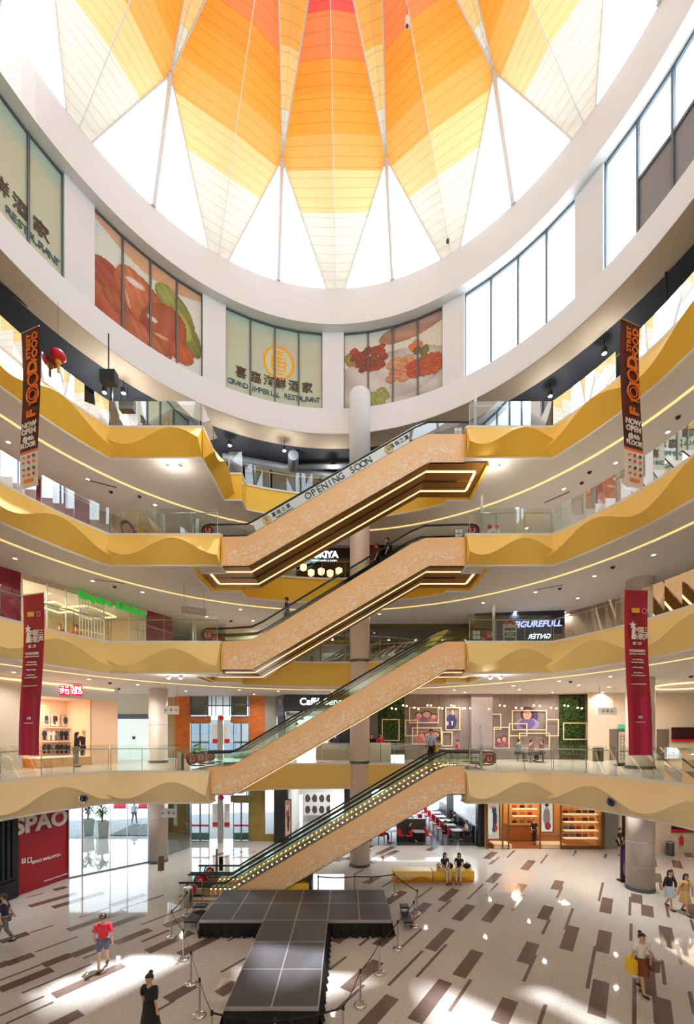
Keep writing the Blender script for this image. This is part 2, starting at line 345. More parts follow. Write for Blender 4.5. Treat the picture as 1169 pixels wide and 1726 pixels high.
# rail glass
def rail(name_label, L, line, group=None, step=1.25, h=1.12, inset=.06, hand=.95, post_every=2):
    z = ZL[L]; root = thing('glass_railing', name_label, 'railing', (line[0][0], line[0][1], z), 0, group)
    pts, S_ = plan_resample(line, .1); tot = S_[-1]; k = max(1, round(tot/step)); seg = tot/k
    def at(s):
        s = max(0, min(tot, s)); i = min(range(len(S_)), key=lambda q: abs(S_[q]-s)); a = pts[max(0, i-1)]; b = pts[min(len(pts)-1, i+1)]; t = (b-a).normalized(); nr = Vector((t.y, -t.x, 0)); return pts[i]-nr*inset, nr
    for j in range(k):
        m = max(2, int(seg/.4)); ln = []
        for q in range(m+1): p, _ = at(j*seg+.012+(seg-.024)*q/m); ln.append((p.x, p.y))
        MB().ribbon(ln, z+.05, z+h, 0, .016).build('glass_panel', GLASS, root)
    hp = [];
    for q in range(int(tot/.4)+1): p, nr = at(tot*q/max(1, int(tot/.4))); hp.append(p-nr*.045+Vector((0, 0, z+hand)))
    MB().tube(hp, .022, 6).build('handrail', STEEL, root)
    for j in range(k+1):
        b = MB(); p, nr = at(j*seg); b.tube([p+Vector((0, 0, z+hand-.06)), p-nr*.045+Vector((0, 0, z+hand))], .012, 5); b.tube([p-nr*.02+Vector((0, 0, z+.03)), p-nr*.02+Vector((0, 0, z+hand-.04))], .014, 5); b.build('bracket', STEEL, root)
    return root
NM = {1: 'first', 2: 'second', 3: 'third', 4: 'fourth'}
side = {1: 'cream', 2: 'pale yellow', 3: 'mustard yellow', 4: 'golden yellow'}
for L in (1, 2, 3, 4):
    s = void(L); ch = [s['chordL'][0], s['chordL'][1]]
    cr = s['chordR']
    # phases fitted so that crests fall where the photograph has them: trough (long upper face) near the inner third of each flat front
    front('wall_balcony', L, s['arcL'], 'arcL')
    front('wall_balcony', L, ch, 'chordL')
    front('wall_balcony', L, cr, 'chordR')
    front('wall_balcony', L, s['arcR'], 'arcR')
    if L == 4: front('wall_balcony', L, s['notchL'][:2], 'side')
    else: front('wall_balcony', L, s['notchL'][:2], 1, wavy=False)
    front('wall_balcony', L, s['notchL'][1:], 0, wavy=False); front('wall_balcony', L, s['back'], 0, wavy=False); front('wall_balcony', L, s['notchR'][:-1], 0, wavy=False); front('wall_balcony', L, s['notchR'][-2:], 0, wavy=False)
    front('wall_balcony', L, s['near'], 0, wavy=False)
    cut = 36
    rail(f'curved glass railing above the {side[L]} balcony on the west side, {NM[L]} floor', L, s['arcL'][cut:])
    rail(f'straight glass railing above the {side[L]} balcony end beside escalator landing, west side', L, [ch[0], (ch[1][0]-.15, ch[1][1])])
    rail(f'straight glass railing above the {side[L]} balcony end beside escalator landing, east side', L, [(cr[0][0]+.15, cr[0][1]), cr[1]])
    rail(f'curved glass railing above the {side[L]} balcony on the east side, {NM[L]} floor', L, s['arcR'][:-cut])
    rail(f'glass railing along the far {side[L]} balcony behind the escalators, {NM[L]} floor', L, s['back'])
    if L == 4: rail('glass railing running back from the golden balcony corner, fourth floor', L, [(-6.06, 17.62), (-6.06, 20.4)]); rail('short glass railing at the step back of the golden fourth floor', L, [(-5.85, 20.5), (-5.2, 20.5)])
# glowing cove strips let into each soffit
for L in (4, 3, 2):
    z = ZL[L]-TH
    MB().ribbon(arc(-120, 120, 90, 12.5), z-.03, z+.0, 0, .10 if L > 2 else .05).build('cove_light_strip', WARM2); o = bpy.context.scene.objects[-1] if False else COL.objects[-1]
    tag(o, f'thin curved yellow light line let into the ceiling under the {NM[L]} floor', 'light', 'curved ceiling light lines' if False else None)
# ground floor
g = MB(); g.poly([(-40, -8, 0), (28, -8, 0), (28, 60, 0), (-40, 60, 0)])
u = Vector((math.sin(math.radians(34.8)), math.cos(math.radians(34.8)), 0)); w_ = Vector((u.y, -u.x, 0))
C4 = lambda a, b: (780+.3328*a, 1420+.3328*b); C3 = lambda a, b: (500+.2566*a, 1440+.2566*b); C2 = lambda a, b: (240+.2395*a, 1470+.2395*b); C1 = lambda a, b: (.2566*a, 1440+.2566*b)
PK = [(C4, 'W', '153 47 125 84;172 155 140 205;340 90 318 140;300 210 263 270;180 312 122 403;485 193 470 240;432 322 403 390;552 423 528 546;727 280 725 358;716 447 708 558;695 700 680 880;350 507 310 612;232 793 190 920;878 262 880 308;930 318 935 375;925 590 935 772;997 785 1025 935;1017 425 1045 535;1075 90 1090 130;975 155 985 203;1160 310 1172 390;1130 40 1150 75'),
      (C4, 'T', '160 90 125 110;95 210 30 290;178 205 115 272;255 40 228 78;305 262 252 346;420 60 400 108;500 222 478 282;435 388 404 465;552 333 520 442;568 40 562 70;722 57 720 80;703 202 693 298;664 524 635 742;365 568 310 706;415 820 385 930;842 275 848 370;848 410 852 500;860 685 875 930;1080 515 1108 618;1003 597 1025 722;1148 755 1168 870;1023 305 1045 380;970 88 980 125;995 205 1005 243;1057 135 1065 180;1152 390 1172 450'),
      (C3, 'W', '1040 228 955 308;1135 330 1055 435;850 318 780 400;690 240 600 325;525 140 465 195;1000 488 880 630;530 700 325 895;615 930 440 1160;970 830 780 1100;1165 630 1085 810;300 540 250 575;620 520 530 600;300 20 270 50;520 40 490 60'),
      (C3, 'T', '885 215 790 295;1010 300 930 378;845 365 740 455;975 590 793 808;822 482 695 610;822 632 605 865;435 855 235 1055;1135 820 1010 1035;475 548 410 600;322 672 215 760;640 165 560 215;430 100 380 135'),
      (C2, 'W', '430 265 160 385;340 418 40 565;520 455 260 580;650 775 545 865;360 795 170 900'), (C2, 'T', '285 257 0 370;180 405 0 490;660 450 620 478;720 605 555 708;220 910 100 975;490 178 405 205;148 163 0 215'),
      (C1, 'W', '430 210 360 240;500 257 190 342;680 252 345 350;960 265 725 335;820 372 445 498;945 397 610 510;980 490 760 590;750 570 460 660;460 655 290 735;220 660 40 720;190 520 0 575;340 752 0 895;815 730 345 925;520 1030 340 1150;40 710 -60 760'),
      (C1, 'T', '270 245 190 295;1075 270 780 360;720 350 515 415;510 537 235 645;350 466 200 515;290 715 0 830;600 718 145 915;290 932 0 1060;350 970 40 1114;1120 500 925 577;650 640 550 685;1130 385 925 463')]
pk_n = 0
for fn, kd, st in PK:
    for q in st.split(';'):
        pk_n += 1; a, b, c, d = map(float, q.split()); A = FL(*fn(a, b)); B = FL(*fn(c, d)); mid = (A+B)/2; ln = min(max(abs((A-B).dot(u)), .5), 4.2); w = .40 if kd == 'W' else .095
        g.poly([mid+u*(sx*ln/2)+w_*(sy*w/2)+Vector((0, 0, .0006+.00002*pk_n)) for sx, sy in ((-1, -1), (-1, 1), (1, 1), (1, -1))], 1)
for i in range(16):      # planks further back, where only their rhythm reads
    X = R.uniform(-9, 9); Y = R.uniform(23, 27)
    if abs(X) < .5: continue
    mid = Vector((X, Y, 0)); w = R.choice((.4, .095)); ln = R.uniform(1.2, 2.6)
    g.poly([mid+u*(sx*ln/2)+w_*(sy*w/2)+Vector((0, 0, .0003+.00001*i)) for sx, sy in ((-1, -1), (-1, 1), (1, 1), (1, -1))], 1)
struct(g.build('floor', [GRAN, GRAND], origin=(0, 0, 0)))
# outer walls of the building, out of sight behind the shops
w = MB(); WB = M('plain_back_wall', srgb(206, 192, 176), .7)
w.box(-26, -25.8, -8, 14, 0, 23.2); w.box(-26, 28, -8.2, -8, 0, 23.2); w.box(28, 28.2, -8, 41, 0, 23.2); w.box(9.5, 28, 41, 41.2, 0, 23.2); w.box(-26, 28, 37, 37.2, 9.6, 23.2); w.box(-26, -25.8, 14, 37, 9.6, 23.2); w.box(8, 28, 37, 37.2, 5.4, 9.6)
struct(w.build('wall_outer', WB))
# ------------------------------------------------------------------ drum: band, piers, windows, ring beam
ZB, ZS, ZH, ZR = 23.2, 24.8, 29.1, 31.0
def ringgrid(prof, n=144, t0=0, t1=360):
    return [[cp(t0+(t1-t0)*i/n, r, z) for i in range(n+1)] for r, z in prof]
struct(fixn(MB().grid(ringgrid([(12.35, ZB), (11.2, ZB), (11.2, ZB+.05), (11.5, ZS), (12.0, ZS)])).build('wall_drum_band', [WHITE])))
so = MB().grid(ringgrid([(12.35, ZB-.01), (11.22, ZB-.01)])); struct(so.build('ceiling_drum_soffit', BEIGE))
struct(fixn(MB().grid(ringgrid([(12.2, ZH), (11.2, ZH), (11.2, ZR), (11.45, ZR+.02), (12.2, ZR+.02)])).build('wall_drum_ring', [WHITE])))
# roof and open black ceiling over the fourth floor
rf = MB(); rf.grid(ringgrid([(12.35, ZB), (32, ZB)], 96)); struct(rf.build('ceiling_black', DARKC)); rf = MB(); rf.grid(ringgrid([(12.2, ZB+.35), (34, ZB+.35)], 96)); struct(rf.build('ceiling_roof_top', M('roof_deck', (.55, .55, .55), .8)))
PIER = [(107, 158), (341, 380), (543, 579), (746, 783), (970, 1018)]
pa = [(thpx(a, 11.7), thpx(b, 11.7)) for a, b in PIER]
cen = [(a+b)/2 for a, b in pa]; step = (cen[-1]-cen[0])/4
allp = list(pa); k = 0; hw = sum(b-a for a, b in pa)/10
nrem = 7; gap = (360-(cen[-1]-cen[0]))/(nrem+1)
for i in range(1, nrem+1): c_ = cen[-1]+gap*i; allp.append((c_-hw, c_+hw))
for a, b in allp:
    m = MB(); m.grid([[cp(a+(b-a)*i/4, r, z) for i in range(5)] for r, z in ((12.2, ZS-.05), (11.62, ZS-.05), (11.62, ZH+.02), (12.2, ZH+.02))]); 
    for t in (a, b): m.poly([cp(t, 12.2, ZS-.05), cp(t, 11.62, ZS-.05), cp(t, 11.62, ZH), cp(t, 12.2, ZH)])
    struct(fixn(m.build('wall_drum_pier', WHITE)))
FILM = printmat('printed_window_film', .1, coat=1); FROST = M('white_blind', srgb(250, 250, 252), .5, emit=(1, 1, 1), es=0)
GREYF = M('grey_window_panel', srgb(128, 134, 140), .35)
sage = lambda u, v: tuple(x*(1-.12*v) for x in srgb(186, 208, 190))
def logo(u0, v0, r): 
    y = srgb(226, 176, 62); s = [(u0, v0, r, r*1.0, 0, y), (u0, v0, r*.84, r*.84, 0, srgb(190, 208, 184))]
    for q in (-.55, -.3, -.05, .2, .45): s.append((u0, v0+q*r, r*(.62-.4*abs(q)), r*.07, 0, y))
    for q in (-.38, 0, .38): s.append((u0+q*r, v0, r*.06, r*.5, 0, y))
    s += [(u0-.2*r, v0+.08*r, r*.22, r*.2, 0, y), (u0+.2*r, v0+.08*r, r*.22, r*.2, 0, y), (u0-.2*r, v0+.08*r, r*.14, r*.12, 0, srgb(190, 208, 184)), (u0+.2*r, v0+.08*r, r*.14, r*.12, 0, srgb(190, 208, 184))]; return s
MUTE = lambda sp, k=.12, g=srgb(196, 206, 204): [(a, b, c, d, e, tuple(x*(1-k)*.72+y*k*.8 for x, y in zip(f, g))) for a, b, c, d, e, f in sp]
def duck_base(u, v):
    c = srgb(206, 224, 220)
    if v > .93-.25*abs(u-.0)*0-.12*math.sin(u*3): c = srgb(214, 170, 134)
    if v < .18 and u < .6: c = srgb(190, 120, 96)
    return c
sauce, dk, gl = srgb(158, 62, 30), srgb(196, 96, 50), srgb(240, 180, 140)
FOOD1 = [(.3, .2, .42, .3, -20, srgb(188, 84, 46)), (.12, .46, .17, .15, 30, sauce), (.74, .6, .17, .26, 25, srgb(122, 150, 52)), (.66, .74, .12, .12, 10, srgb(150, 178, 76)), (.88, .42, .1, .2, 20, srgb(96, 132, 46)), (.8, .52, .08, .16, 25, srgb(172, 196, 96)),
         (.42, .45, .24, .30, 20, dk), (.62, .34, .2, .32, -25, srgb(170, 70, 38)), (.34, .58, .15, .17, 0, srgb(214, 122, 72)), (.36, .62, .09, .035, 10, (1, .92, .85)), (.52, .38, .05, .03, 0, (1, .9, .8)), (.6, .25, .07, .02, 10, gl), (.3, .38, .015, .12, 12, gl), (.2, .28, .14, .10, -20, srgb(168, 70, 44)), (.45, .15, .2, .08, -25, srgb(204, 110, 70)), (.8, .2, .12, .12, 0, srgb(204, 84, 40))]
def plate_base(u, v): return srgb(206, 214, 206) if v > .55 else srgb(178, 190, 180)
rr = random.Random(3)
FOOD2 = [(.75, .93, .4, .13, 12, srgb(196, 150, 128)), (.55, .33, .62, .30, 2, srgb(236, 238, 238)), (.5, .40, .55, .30, 0, srgb(222, 228, 226))]
FOOD2 += [(.06+.1*rr.random(), .55+.15*rr.random(), .06, .06, 0, srgb(130+int(50*rr.random()), 158, 82)) for _ in range(8)]
FOOD2 += [(.1+.32*rr.random(), .52+.26*rr.random(), .05, .035, 60*rr.random(), srgb(110+int(60*rr.random()), 44, 44)) for _ in range(46)]
FOOD2 += [(.5+.16*rr.random()-.08*0, .34+.2*rr.random(), .09, .06, 30, srgb(226, 150+int(30*rr.random()), 120)) for _ in range(14)]
FOOD2 += [(.68+.1*rr.random(), .62+.14*rr.random(), .035, .03, 60*rr.random(), srgb(240, 138, 66)) for _ in range(14)]+[(.74+.09*rr.random(), .48+.16*rr.random(), .04, .04, 60*rr.random(), srgb(96, 116, 40)) for _ in range(12)]
FOOD2 += [(.66+.3*rr.random(), .28+.2*rr.random(), .06, .045, 60*rr.random(), srgb(196, 50+int(40*rr.random()), 48)) for _ in range(36)]
FOOD2 += [(.08+.34*rr.random(), .02+.2*rr.random(), .06, .06, 0, srgb(140+int(30*rr.random()), 176, 96)) for _ in range(20)]
def window(i, a, b, kind, label):
    rw = 11.78; zs, zh = ZS-.02, ZH+.01
    root = thing(f'window_{i}', None, None, cp((a+b)/2, rw, zs)); root['kind'] = 'structure'
    n = 4; ths = [a+(b-a)*k/n for k in range(n+1)]
    fr = MB()
    for t in ths: p = cp(t, rw); d = (p-C0).normalized(); s_ = Vector((d.y, -d.x, 0)); fr.prism([p+s_*.04-d*.07+Vector((0, 0, zs)), p-s_*.04-d*.07+Vector((0, 0, zs)), p-s_*.04+d*.04+Vector((0, 0, zs)), p+s_*.04+d*.04+Vector((0, 0, zs))], (0, 0, zh-zs))
    for k in range(n):
        for z in (zs, zh-.09): A = cp(ths[k], rw-.06, z); B = cp(ths[k+1], rw-.06, z); A2 = cp(ths[k], rw+.03, z); B2 = cp(ths[k+1], rw+.03, z); fr.prism([A, B, B2, A2], (0, 0, .09))
    fr.build('window_frame', MULL, root)
    def pt(u, v, off=0.0):
        k = min(n-1, int(u*n)); f = u*n-k; A = cp(ths[k], rw-off); B = cp(ths[k+1], rw-off); q = A.lerp(B, f); q.z = zs+(zh-zs)*v; return q
    if kind == 'food1': printed(MB(), pt, 96, 96, blobs(MUTE(FOOD1), duck_base, .05, sh=1)).build('printed_film', FILM, root)
    elif kind == 'food2': printed(MB(), pt, 96, 96, blobs(MUTE(FOOD2), plate_base, .06, sh=1)).build('printed_film', FILM, root)
    elif kind == 'logo' or kind == 'logo_side':
        lu = .54 if kind == 'logo' else .30
        printed(MB(), pt, 96, 96, blobs([(lu, .55, .165, .215, 0, srgb(226, 176, 62)), (lu, .55, .135, .18, 0, srgb(198, 212, 184))]+[(lu, .55+q, .09-.2*abs(q), .012, 0, srgb(226, 176, 62)) for q in (-.13, -.09, -.04, .01, .06, .11, .14)]+[(lu+q, .55, .010, .09, 0, srgb(226, 176, 62)) for q in (-.07, 0, .07)], sage)).build('printed_film', FILM, root)
        TX = M('brown_lettering', srgb(84, 62, 54), .5); T2 = M('teal_lettering', srgb(60, 96, 112), .5)
        txt = '喜臨海鮮酒家'; us = [.155, .30, .44, .56, .70, .84]
        for ch, u_ in zip(txt, us):
            o = pt(u_, .285, .03); xd = pt(u_+.02, .285, .03)-pt(u_-.02, .285, .03); text(ch, .62, TX, o, xd, (0, 0, 1), parent=root, bold=.01)
        s = 'GRAND IMPERIAL RESTAURANT'
        for j, ch in enumerate(s):
            if ch == ' ': continue
            u_ = .03+.945*(j+.5)/len(s); o = pt(u_, .145, .03); xd = pt(u_+.01, .14, .03)-pt(u_-.01, .14, .03); text(ch, .40, T2, o, xd, (0, 0, 1), parent=root, bold=-.005)
    elif kind == 'open':
        mbp = MB()
        for k in range(n): mbp.poly([pt(k/n+.001, 0), pt((k+1)/n-.001, 0), pt((k+1)/n-.001, 1), pt(k/n+.001, 1)])
        mbp.build('window_glass', CLEAR, root)
    elif kind == 'part':
        mbp = MB(); mbg = MB(); fr2 = MB()
        for k in range(n):
            lo = 0 if k == 0 else .5
            mbp.poly([pt(k/n+.001, lo), pt((k+1)/n-.001, lo), pt((k+1)/n-.001, 1), pt(k/n+.001, 1)])
            if k: mbg.poly([pt(k/n+.001, 0), pt((k+1)/n-.001, 0), pt((k+1)/n-.001, .5), pt(k/n+.001, .5)]); fr2.prism([pt(k/n, .485, .05), pt((k+1)/n-.001, .485, .05), pt((k+1)/n-.001, .485, -.02), pt(k/n, .485, -.02)], (0, 0, .12))
        mbp.build('window_glass', CLEAR, root); mbg.build('grey_panel', GREYF, root); fr2.build('transom', MULL, root)
    return root
kinds = {4: 'part'}
srt = sorted(allp, key=lambda p: (p[0]+p[1])/2)
ordw = []
m_ = sorted([(p[0] % 360, p[1] % 360) for p in allp], key=lambda p: p[0])
n_ = len(allp)
def nxt(a_end):     # the next pier going round
    return min(allp, key=lambda p: ((p[0]-a_end) % 360) if ((p[0]-a_end) % 360) > .01 else 999)
KD = {0: 'food1', 1: 'logo', 2: 'food2', 3: 'open', 4: 'part'}
for i, p in enumerate(allp):
    q = nxt(p[1]); a = p[1]; b = p[1]+((q[0]-p[1]) % 360)
    window(i+1, a, b, KD.get(i, 'open' if i < 8 else 'logo_side'), '')
# ------------------------------------------------------------------ skylight crown
tips = [-62.2+k*31.1 for k in range(5)]; tips += [62.2+235.6/8*k for k in range(1, 8)]; tips = sorted([(t+.3) for t in tips])
ZO = EZ+32.4; ZA = 35.0; RA = 9.4; RU = 3.4
def petal_material(name, stops, vscale):
    m = M(name, (1, 1, 1), .55); n = m.node_tree.nodes; l = m.node_tree.links; b = n['Principled BSDF']; out = n['Material Output']
    at = n.new('ShaderNodeAttribute'); at.attribute_name = 'Col'; sp = n.new('ShaderNodeSeparateXYZ'); l.new(at.outputs['Vector'], sp.inputs[0])
    cr = n.new('ShaderNodeValToRGB'); cr.color_ramp.interpolation = 'CONSTANT'; e = cr.color_ramp.elements
    e[0].position = 0; e[0].color = (*stops[0][1], 1); e[1].position = stops[1][0]; e[1].color = (*stops[1][1], 1)
    for p, c in stops[2:]: q = e.new(p); q.color = (*c, 1)
    l.new(sp.outputs[0], cr.inputs[0])
    ml = n.new('ShaderNodeMath'); ml.operation = 'MULTIPLY'; ml.inputs[1].default_value = vscale; l.new(sp.outputs[0], ml.inputs[0])
    fr = n.new('ShaderNodeMath'); fr.operation = 'FRACT'; l.new(ml.outputs[0], fr.inputs[0])
    gt = n.new('ShaderNodeMath'); gt.operation = 'LESS_THAN'; gt.inputs[1].default_value = .08; l.new(fr.outputs[0], gt.inputs[0])
    mx = n.new('ShaderNodeMixRGB'); mx.blend_type = 'MULTIPLY'; mx.inputs[2].default_value = (.80, .76, .68, 1); l.new(gt.outputs[0], mx.inputs[0]); l.new(cr.outputs[0], mx.inputs[1])
    l.new(mx.outputs[0], b.inputs['Base Color'])
    tr = n.new('ShaderNodeBsdfTranslucent'); l.new(mx.outputs[0], tr.inputs[0]); ms = n.new('ShaderNodeMixShader'); ms.inputs[0].default_value = .05
    l.new(b.outputs[0], ms.inputs[1]); l.new(tr.outputs[0], ms.inputs[2]); l.new(ms.outputs[0], out.inputs[0]); return m
CW, CLA, CA, CO, CDO, CS, CR_ = srgb(234, 230, 216), srgb(244, 214, 150), srgb(243, 184, 98), srgb(244, 169, 64), srgb(243, 159, 58), srgb(243, 142, 84), srgb(232, 92, 84)
VR = lambda r: (11.2-r)/(11.2-RU)
PETM = petal_material('petal_louvres', [(0, CW), (VR(9.2), CLA), (VR(8.2), CA), (VR(7.4), CO), (VR(6.6), CDO), (VR(6.0), CS), (VR(5.2), CR_), (VR(4.2), srgb(226, 70, 80))], 33)
WEDM = petal_material('valley_louvres', [(0, CW), (.13, CLA), (.28, CA), (.55, CO), (.8, CS)], 30)
FRM = M('white_skylight_frame', srgb(226, 228, 230), .4)
crown = MB(); O = Vector((C0.x, C0.y, ZO)); n_t = len(tips); sk = 0
def colored(o, fn):
    at = o.data.color_attributes.new('Col', 'FLOAT_COLOR', 'CORNER'); off = o.location
    for p in o.data.polygons:
        for li in p.loop_indices: c = fn(o.data.vertices[o.data.loops[li].vertex_index].co); at.data[li].color = (c, c, c, 1)
for i, t in enumerate(tips):
    tn = tips[(i+1) % n_t] if i+1 < n_t else tips[0]+360; tp = tips[i-1] if i else tips[-1]-360
    T = cp(t, 11.2, 31.0); U = cp(t, RU, EZ+29.85); an = (t+tn)/2; ap = (t+tp)/2; An = cp(an, RA, ZA); Ap = cp(ap, RA, ZA); e = math.degrees(.5/11.2)
    Tl, Tr = cp(t-e, 11.2, 31.0), cp(t+e, 11.2, 31.0); pm = MB()
    root = thing(f'ceiling_petal', None, None, T); root['kind'] = 'structure'
    for side_, Te, Aa in ((-1, Tl, Ap), (1, Tr, An)):
        # rule the half petal from the ridge T-U to the edge Te-A-U so that slats run level
        N = 24; ax = (U-T); L2 = ax.length_squared; vA = (Aa-T).dot(ax)/L2
        rows = []
        def edge(v):
            if v <= vA: return Te.lerp(Aa, v/vA)
            return Aa.lerp(U, (v-vA)/(1-vA))
        vs = sorted(set([j/N for j in range(N+1)]+[vA]))
        rows = [[T.lerp(U, v), edge(v)] for v in vs]; pm.grid(rows)
    o = pm.build('petal_cloth', PETM, root); loc = T.copy(); ax = U-T
    colored(o, lambda co: max(0, min(1, co.dot(ax)/ax.length_squared)))
    # valley between this petal and the next
    Un = cp(tn, RU, EZ+29.85); wm = MB(); wm.grid([[An.lerp(Un, j/16), An.lerp(O, j/16), An.lerp(U, j/16)] for j in range(17)])
    w2 = wm.build('valley_cloth', WEDM, root); ax2 = O-An; a0 = An-T
    colored(w2, lambda co: max(0, min(1, (co-a0).dot(ax2)/ax2.length_squared)))
    b = MB(); b.tube([T, U], .018, 5); b.tube([An, O], .018, 5)
    for A_, B_ in ((Tl, Ap), (Tr, An), (Ap, U), (An, U)): b.tube([A_, B_], .04, 6)
    b.build('edge_frame', FRM, root)
    # skylight triangle
    Tn = cp(tn-e, 11.2, 31.0); mid = cp(an, 11.2, 31.0); sk += 1
    sr = thing('window_skylight', None, None, mid); sr['kind'] = 'structure'
    MB().poly([Tr, mid, An]).poly([mid, Tn, An]).build('skylight_glass', SKYG, sr)
    fm = MB(); fm.tube([mid, An], .12, 8)
    for q in (.3, .62): fm.tube([Tr.lerp(An, q), mid.lerp(An, q), Tn.lerp(An, q)], .018, 5)
    fm.build('skylight_frame', FRM, sr)

# two small fittings hung from the petal ridges
def ridge(t, py):
    T = cp(t, 11.2, 31.0); U = cp(t, RU, EZ+29.85); best = min((abs(HY-(q.z-EZ)*F/q.y-py), i) for i, q in enumerate(T.lerp(U, k/400) for k in range(401)))[1]; return T.lerp(U, best/400)
tt = sorted(tips, key=lambda q: abs(q-31.4))[0]
c = ridge(tt, 396); th_ = thing('ceiling_speaker', 'small round grey speaker hung low on a white petal tip', 'speaker', c); MB().lathe([(.07, -.36), (.08, -.33), (.08, -.24), (.04, -.2)], c, 16).build('speaker_body', STEELD, th_, smooth=True); MB().tube([c-Vector((0, 0, .2)), c], .01, 5).build('hanger', STEEL, th_)
c = ridge(tt, 8); th_ = thing('hanging_spotlight', 'small white spotlight hung from the orange part of a petal', 'spotlight', c); MB().lathe([(.08, -.8), (.07, -.5), (.04, -.42)], c, 14).build('lamp_body', WHT, th_, smooth=True); MB().lathe([(.001, -.805), (.06, -.805)], c, 12, cap=False).build('lamp_lens', STEELD, th_); MB().tube([c-Vector((0, 0, .42)), c], .015, 5).build('hanger', STEEL, th_)
for L, lst in {4: [(187, 828), (235, 836), (980, 813), (993, 795), (1142, 702)], 3: [(193, 988), (943, 991), (1032, 955), (389, 1046)], 2: [(185, 1150), (961, 1148), (1164, 1139), (200, 1160)]}.items():
    for px, py in lst:
        z = ZL[L]-TH; d = F*(z-EZ)/(HY-py); x = (px-CX)*d/F; t = thing('dome_camera', f'small dark dome camera in the ceiling beneath the {NM[L]} floor', 'camera', (x, d, z), 0, f'dome cameras beneath the {NM[L]} floor')
        MB().lathe([(.11, z-.02), (.11, z)], (x, d, 0), 14, cap=True).build('base_ring', BEIGE, t); MB().lathe([(.01, z-.10), (.06, z-.085), (.085, z-.02)], (x, d, 0), 14).build('dome_cover', BLACKM, t, smooth=True)
for L, px, py, rz in ((4, 171, 815, .5), (4, 938, 838, -.9), (3, 185, 980, .4), (3, 925, 990, -.6)):
    z = ZL[L]-TH; d = F*(z-EZ)/(HY-py); x = (px-CX)*d/F; u_ = Vector((math.cos(rz), math.sin(rz), 0)); v_ = Vector((-u_.y, u_.x, 0)); c = Vector((x, d, z-.012)); o = MB().prism([c-u_*.6-v_*.04, c+u_*.6-v_*.04, c+u_*.6+v_*.04, c-u_*.6+v_*.04], (0, 0, .012)).build('air_slot', STEELD)
    tag(o, f'thin dark air slot in the ceiling beneath the {NM[L]} floor, {"west" if x < 0 else "east"} side', 'vent')
# ------------------------------------------------------------------ columns
COLM = M('cream_painted_column', srgb(232, 220, 210), .32)
def column(name, x, y, r, z0, z1, mat=COLM, base=(), rings=(), top=False):
    prof = [(r, z0), (r, z1)]; m = MB()
    if top: prof = [(r, z0), (r, z1-.15), (r*.93, z1-.03), (r*.7, z1)]
    m.lathe(prof, (x, y, 0), 40); o = fixn(m.build(name, mat, smooth=False)); struct(o)
    for p in o.data.polygons: p.use_smooth = abs(p.normal.z) < .5
    for zb in base: struct(MB().lathe([(r+.03, zb), (r+.03, zb+.14)], (x, y, 0), 40).build('trim_column_base', STEELD, smooth=False))
    for zb in rings: struct(MB().lathe([(r+.006, zb), (r+.006, zb+.02)], (x, y, 0), 40).build('trim_column_joint', M('joint_grey', srgb(170, 160, 152), .6)))
q = P(606, HY, 22.5); column('column_centre', q.x, 22.45, .53, 0, Z4+1.2, base=(0, Z1, Z2), rings=(2.6, 8.2)); column('column_drum', q.x, 22.25, .56, Z4+1.2, ZS+.55, WHITE, top=True)
struct(MB().lathe([(.545, Z4+.0), (.545, ZB-.1)], (q.x, 22.35, 0), 40, cap=False).build('column_steel_sleeve', M('satin_steel', srgb(214, 212, 210), .3, .6), smooth=True))
q = P(1078, HY, 18.95); column('column_east', q.x, 18.95, .56, 0, Z3-TH, base=(0, Z1), rings=(1.1, 2.2, 3.3))
q = P(266.5, HY, 23.1); column('column_west', q.x, 23.1, .49, 0, Z2-TH, base=(0, Z1), rings=(2.4, 7.6))
q = P(870, HY, 30); 
# ------------------------------------------------------------------ escalators
SC = 17.58/F
pz = lambda px, py: ((px-CX)*SC, EZ+(HY-py)*SC)
STEP = M('escalator_step', srgb(70, 72, 78), .35, .7); COMB = M('comb_yellow', srgb(220, 190, 40), .4)
FILMW = M('white_blue_film', srgb(228, 240, 246), .25); LET = M('slate_lettering', srgb(70, 86, 100), .5); GOLD = M('gold_logo', srgb(216, 186, 84), .4)
DOT = M('skirt_dot', (1, .8, .5), .5, emit=(1, .62, .26), es=4)
ESC = {1: dict(top=[(300, 1512), (378, 1512), (400, 1498), (735, 1299), (755, 1291), (783, 1291)], bot=[(300, 1519), (447, 1519), (755, 1340), (783, 1340)], hx=(322, 826), z=(0, Z1)),
       2: dict(top=[(346, 1292), (387, 1291), (401, 1285), (735, 1087), (752, 1081.5), (783, 1081.5)], bot=[(357, 1340), (391, 1340), (752, 1130), (780, 1130)], hx=(324, 826), z=(Z1, Z2)),
       3: dict(top=[(372, 1081.5), (423, 1078.5), (442, 1069.6), (692, 917), (716, 907), (783, 905)], bot=[(377, 1130), (425, 1130), (722, 955), (780, 955)], hx=(350, 797), z=(Z2, Z3)),
       4: dict(top=[(372, 905), (416, 904), (433, 895), (700, 740), (722, 731.5), (783, 731.5)], bot=[(377, 955), (419, 955), (722, 780.5), (782, 780.5)], hx=(350, 797), z=(Z3, Z4))}
def lerp_poly(pl, x):
    for (x0, z0), (x1, z1) in zip(pl[:-1], pl[1:]):
        if x <= x1: return z0+(z1-z0)*(x-x0)/(x1-x0) if x1 > x0 else z0
    return pl[-1][1]
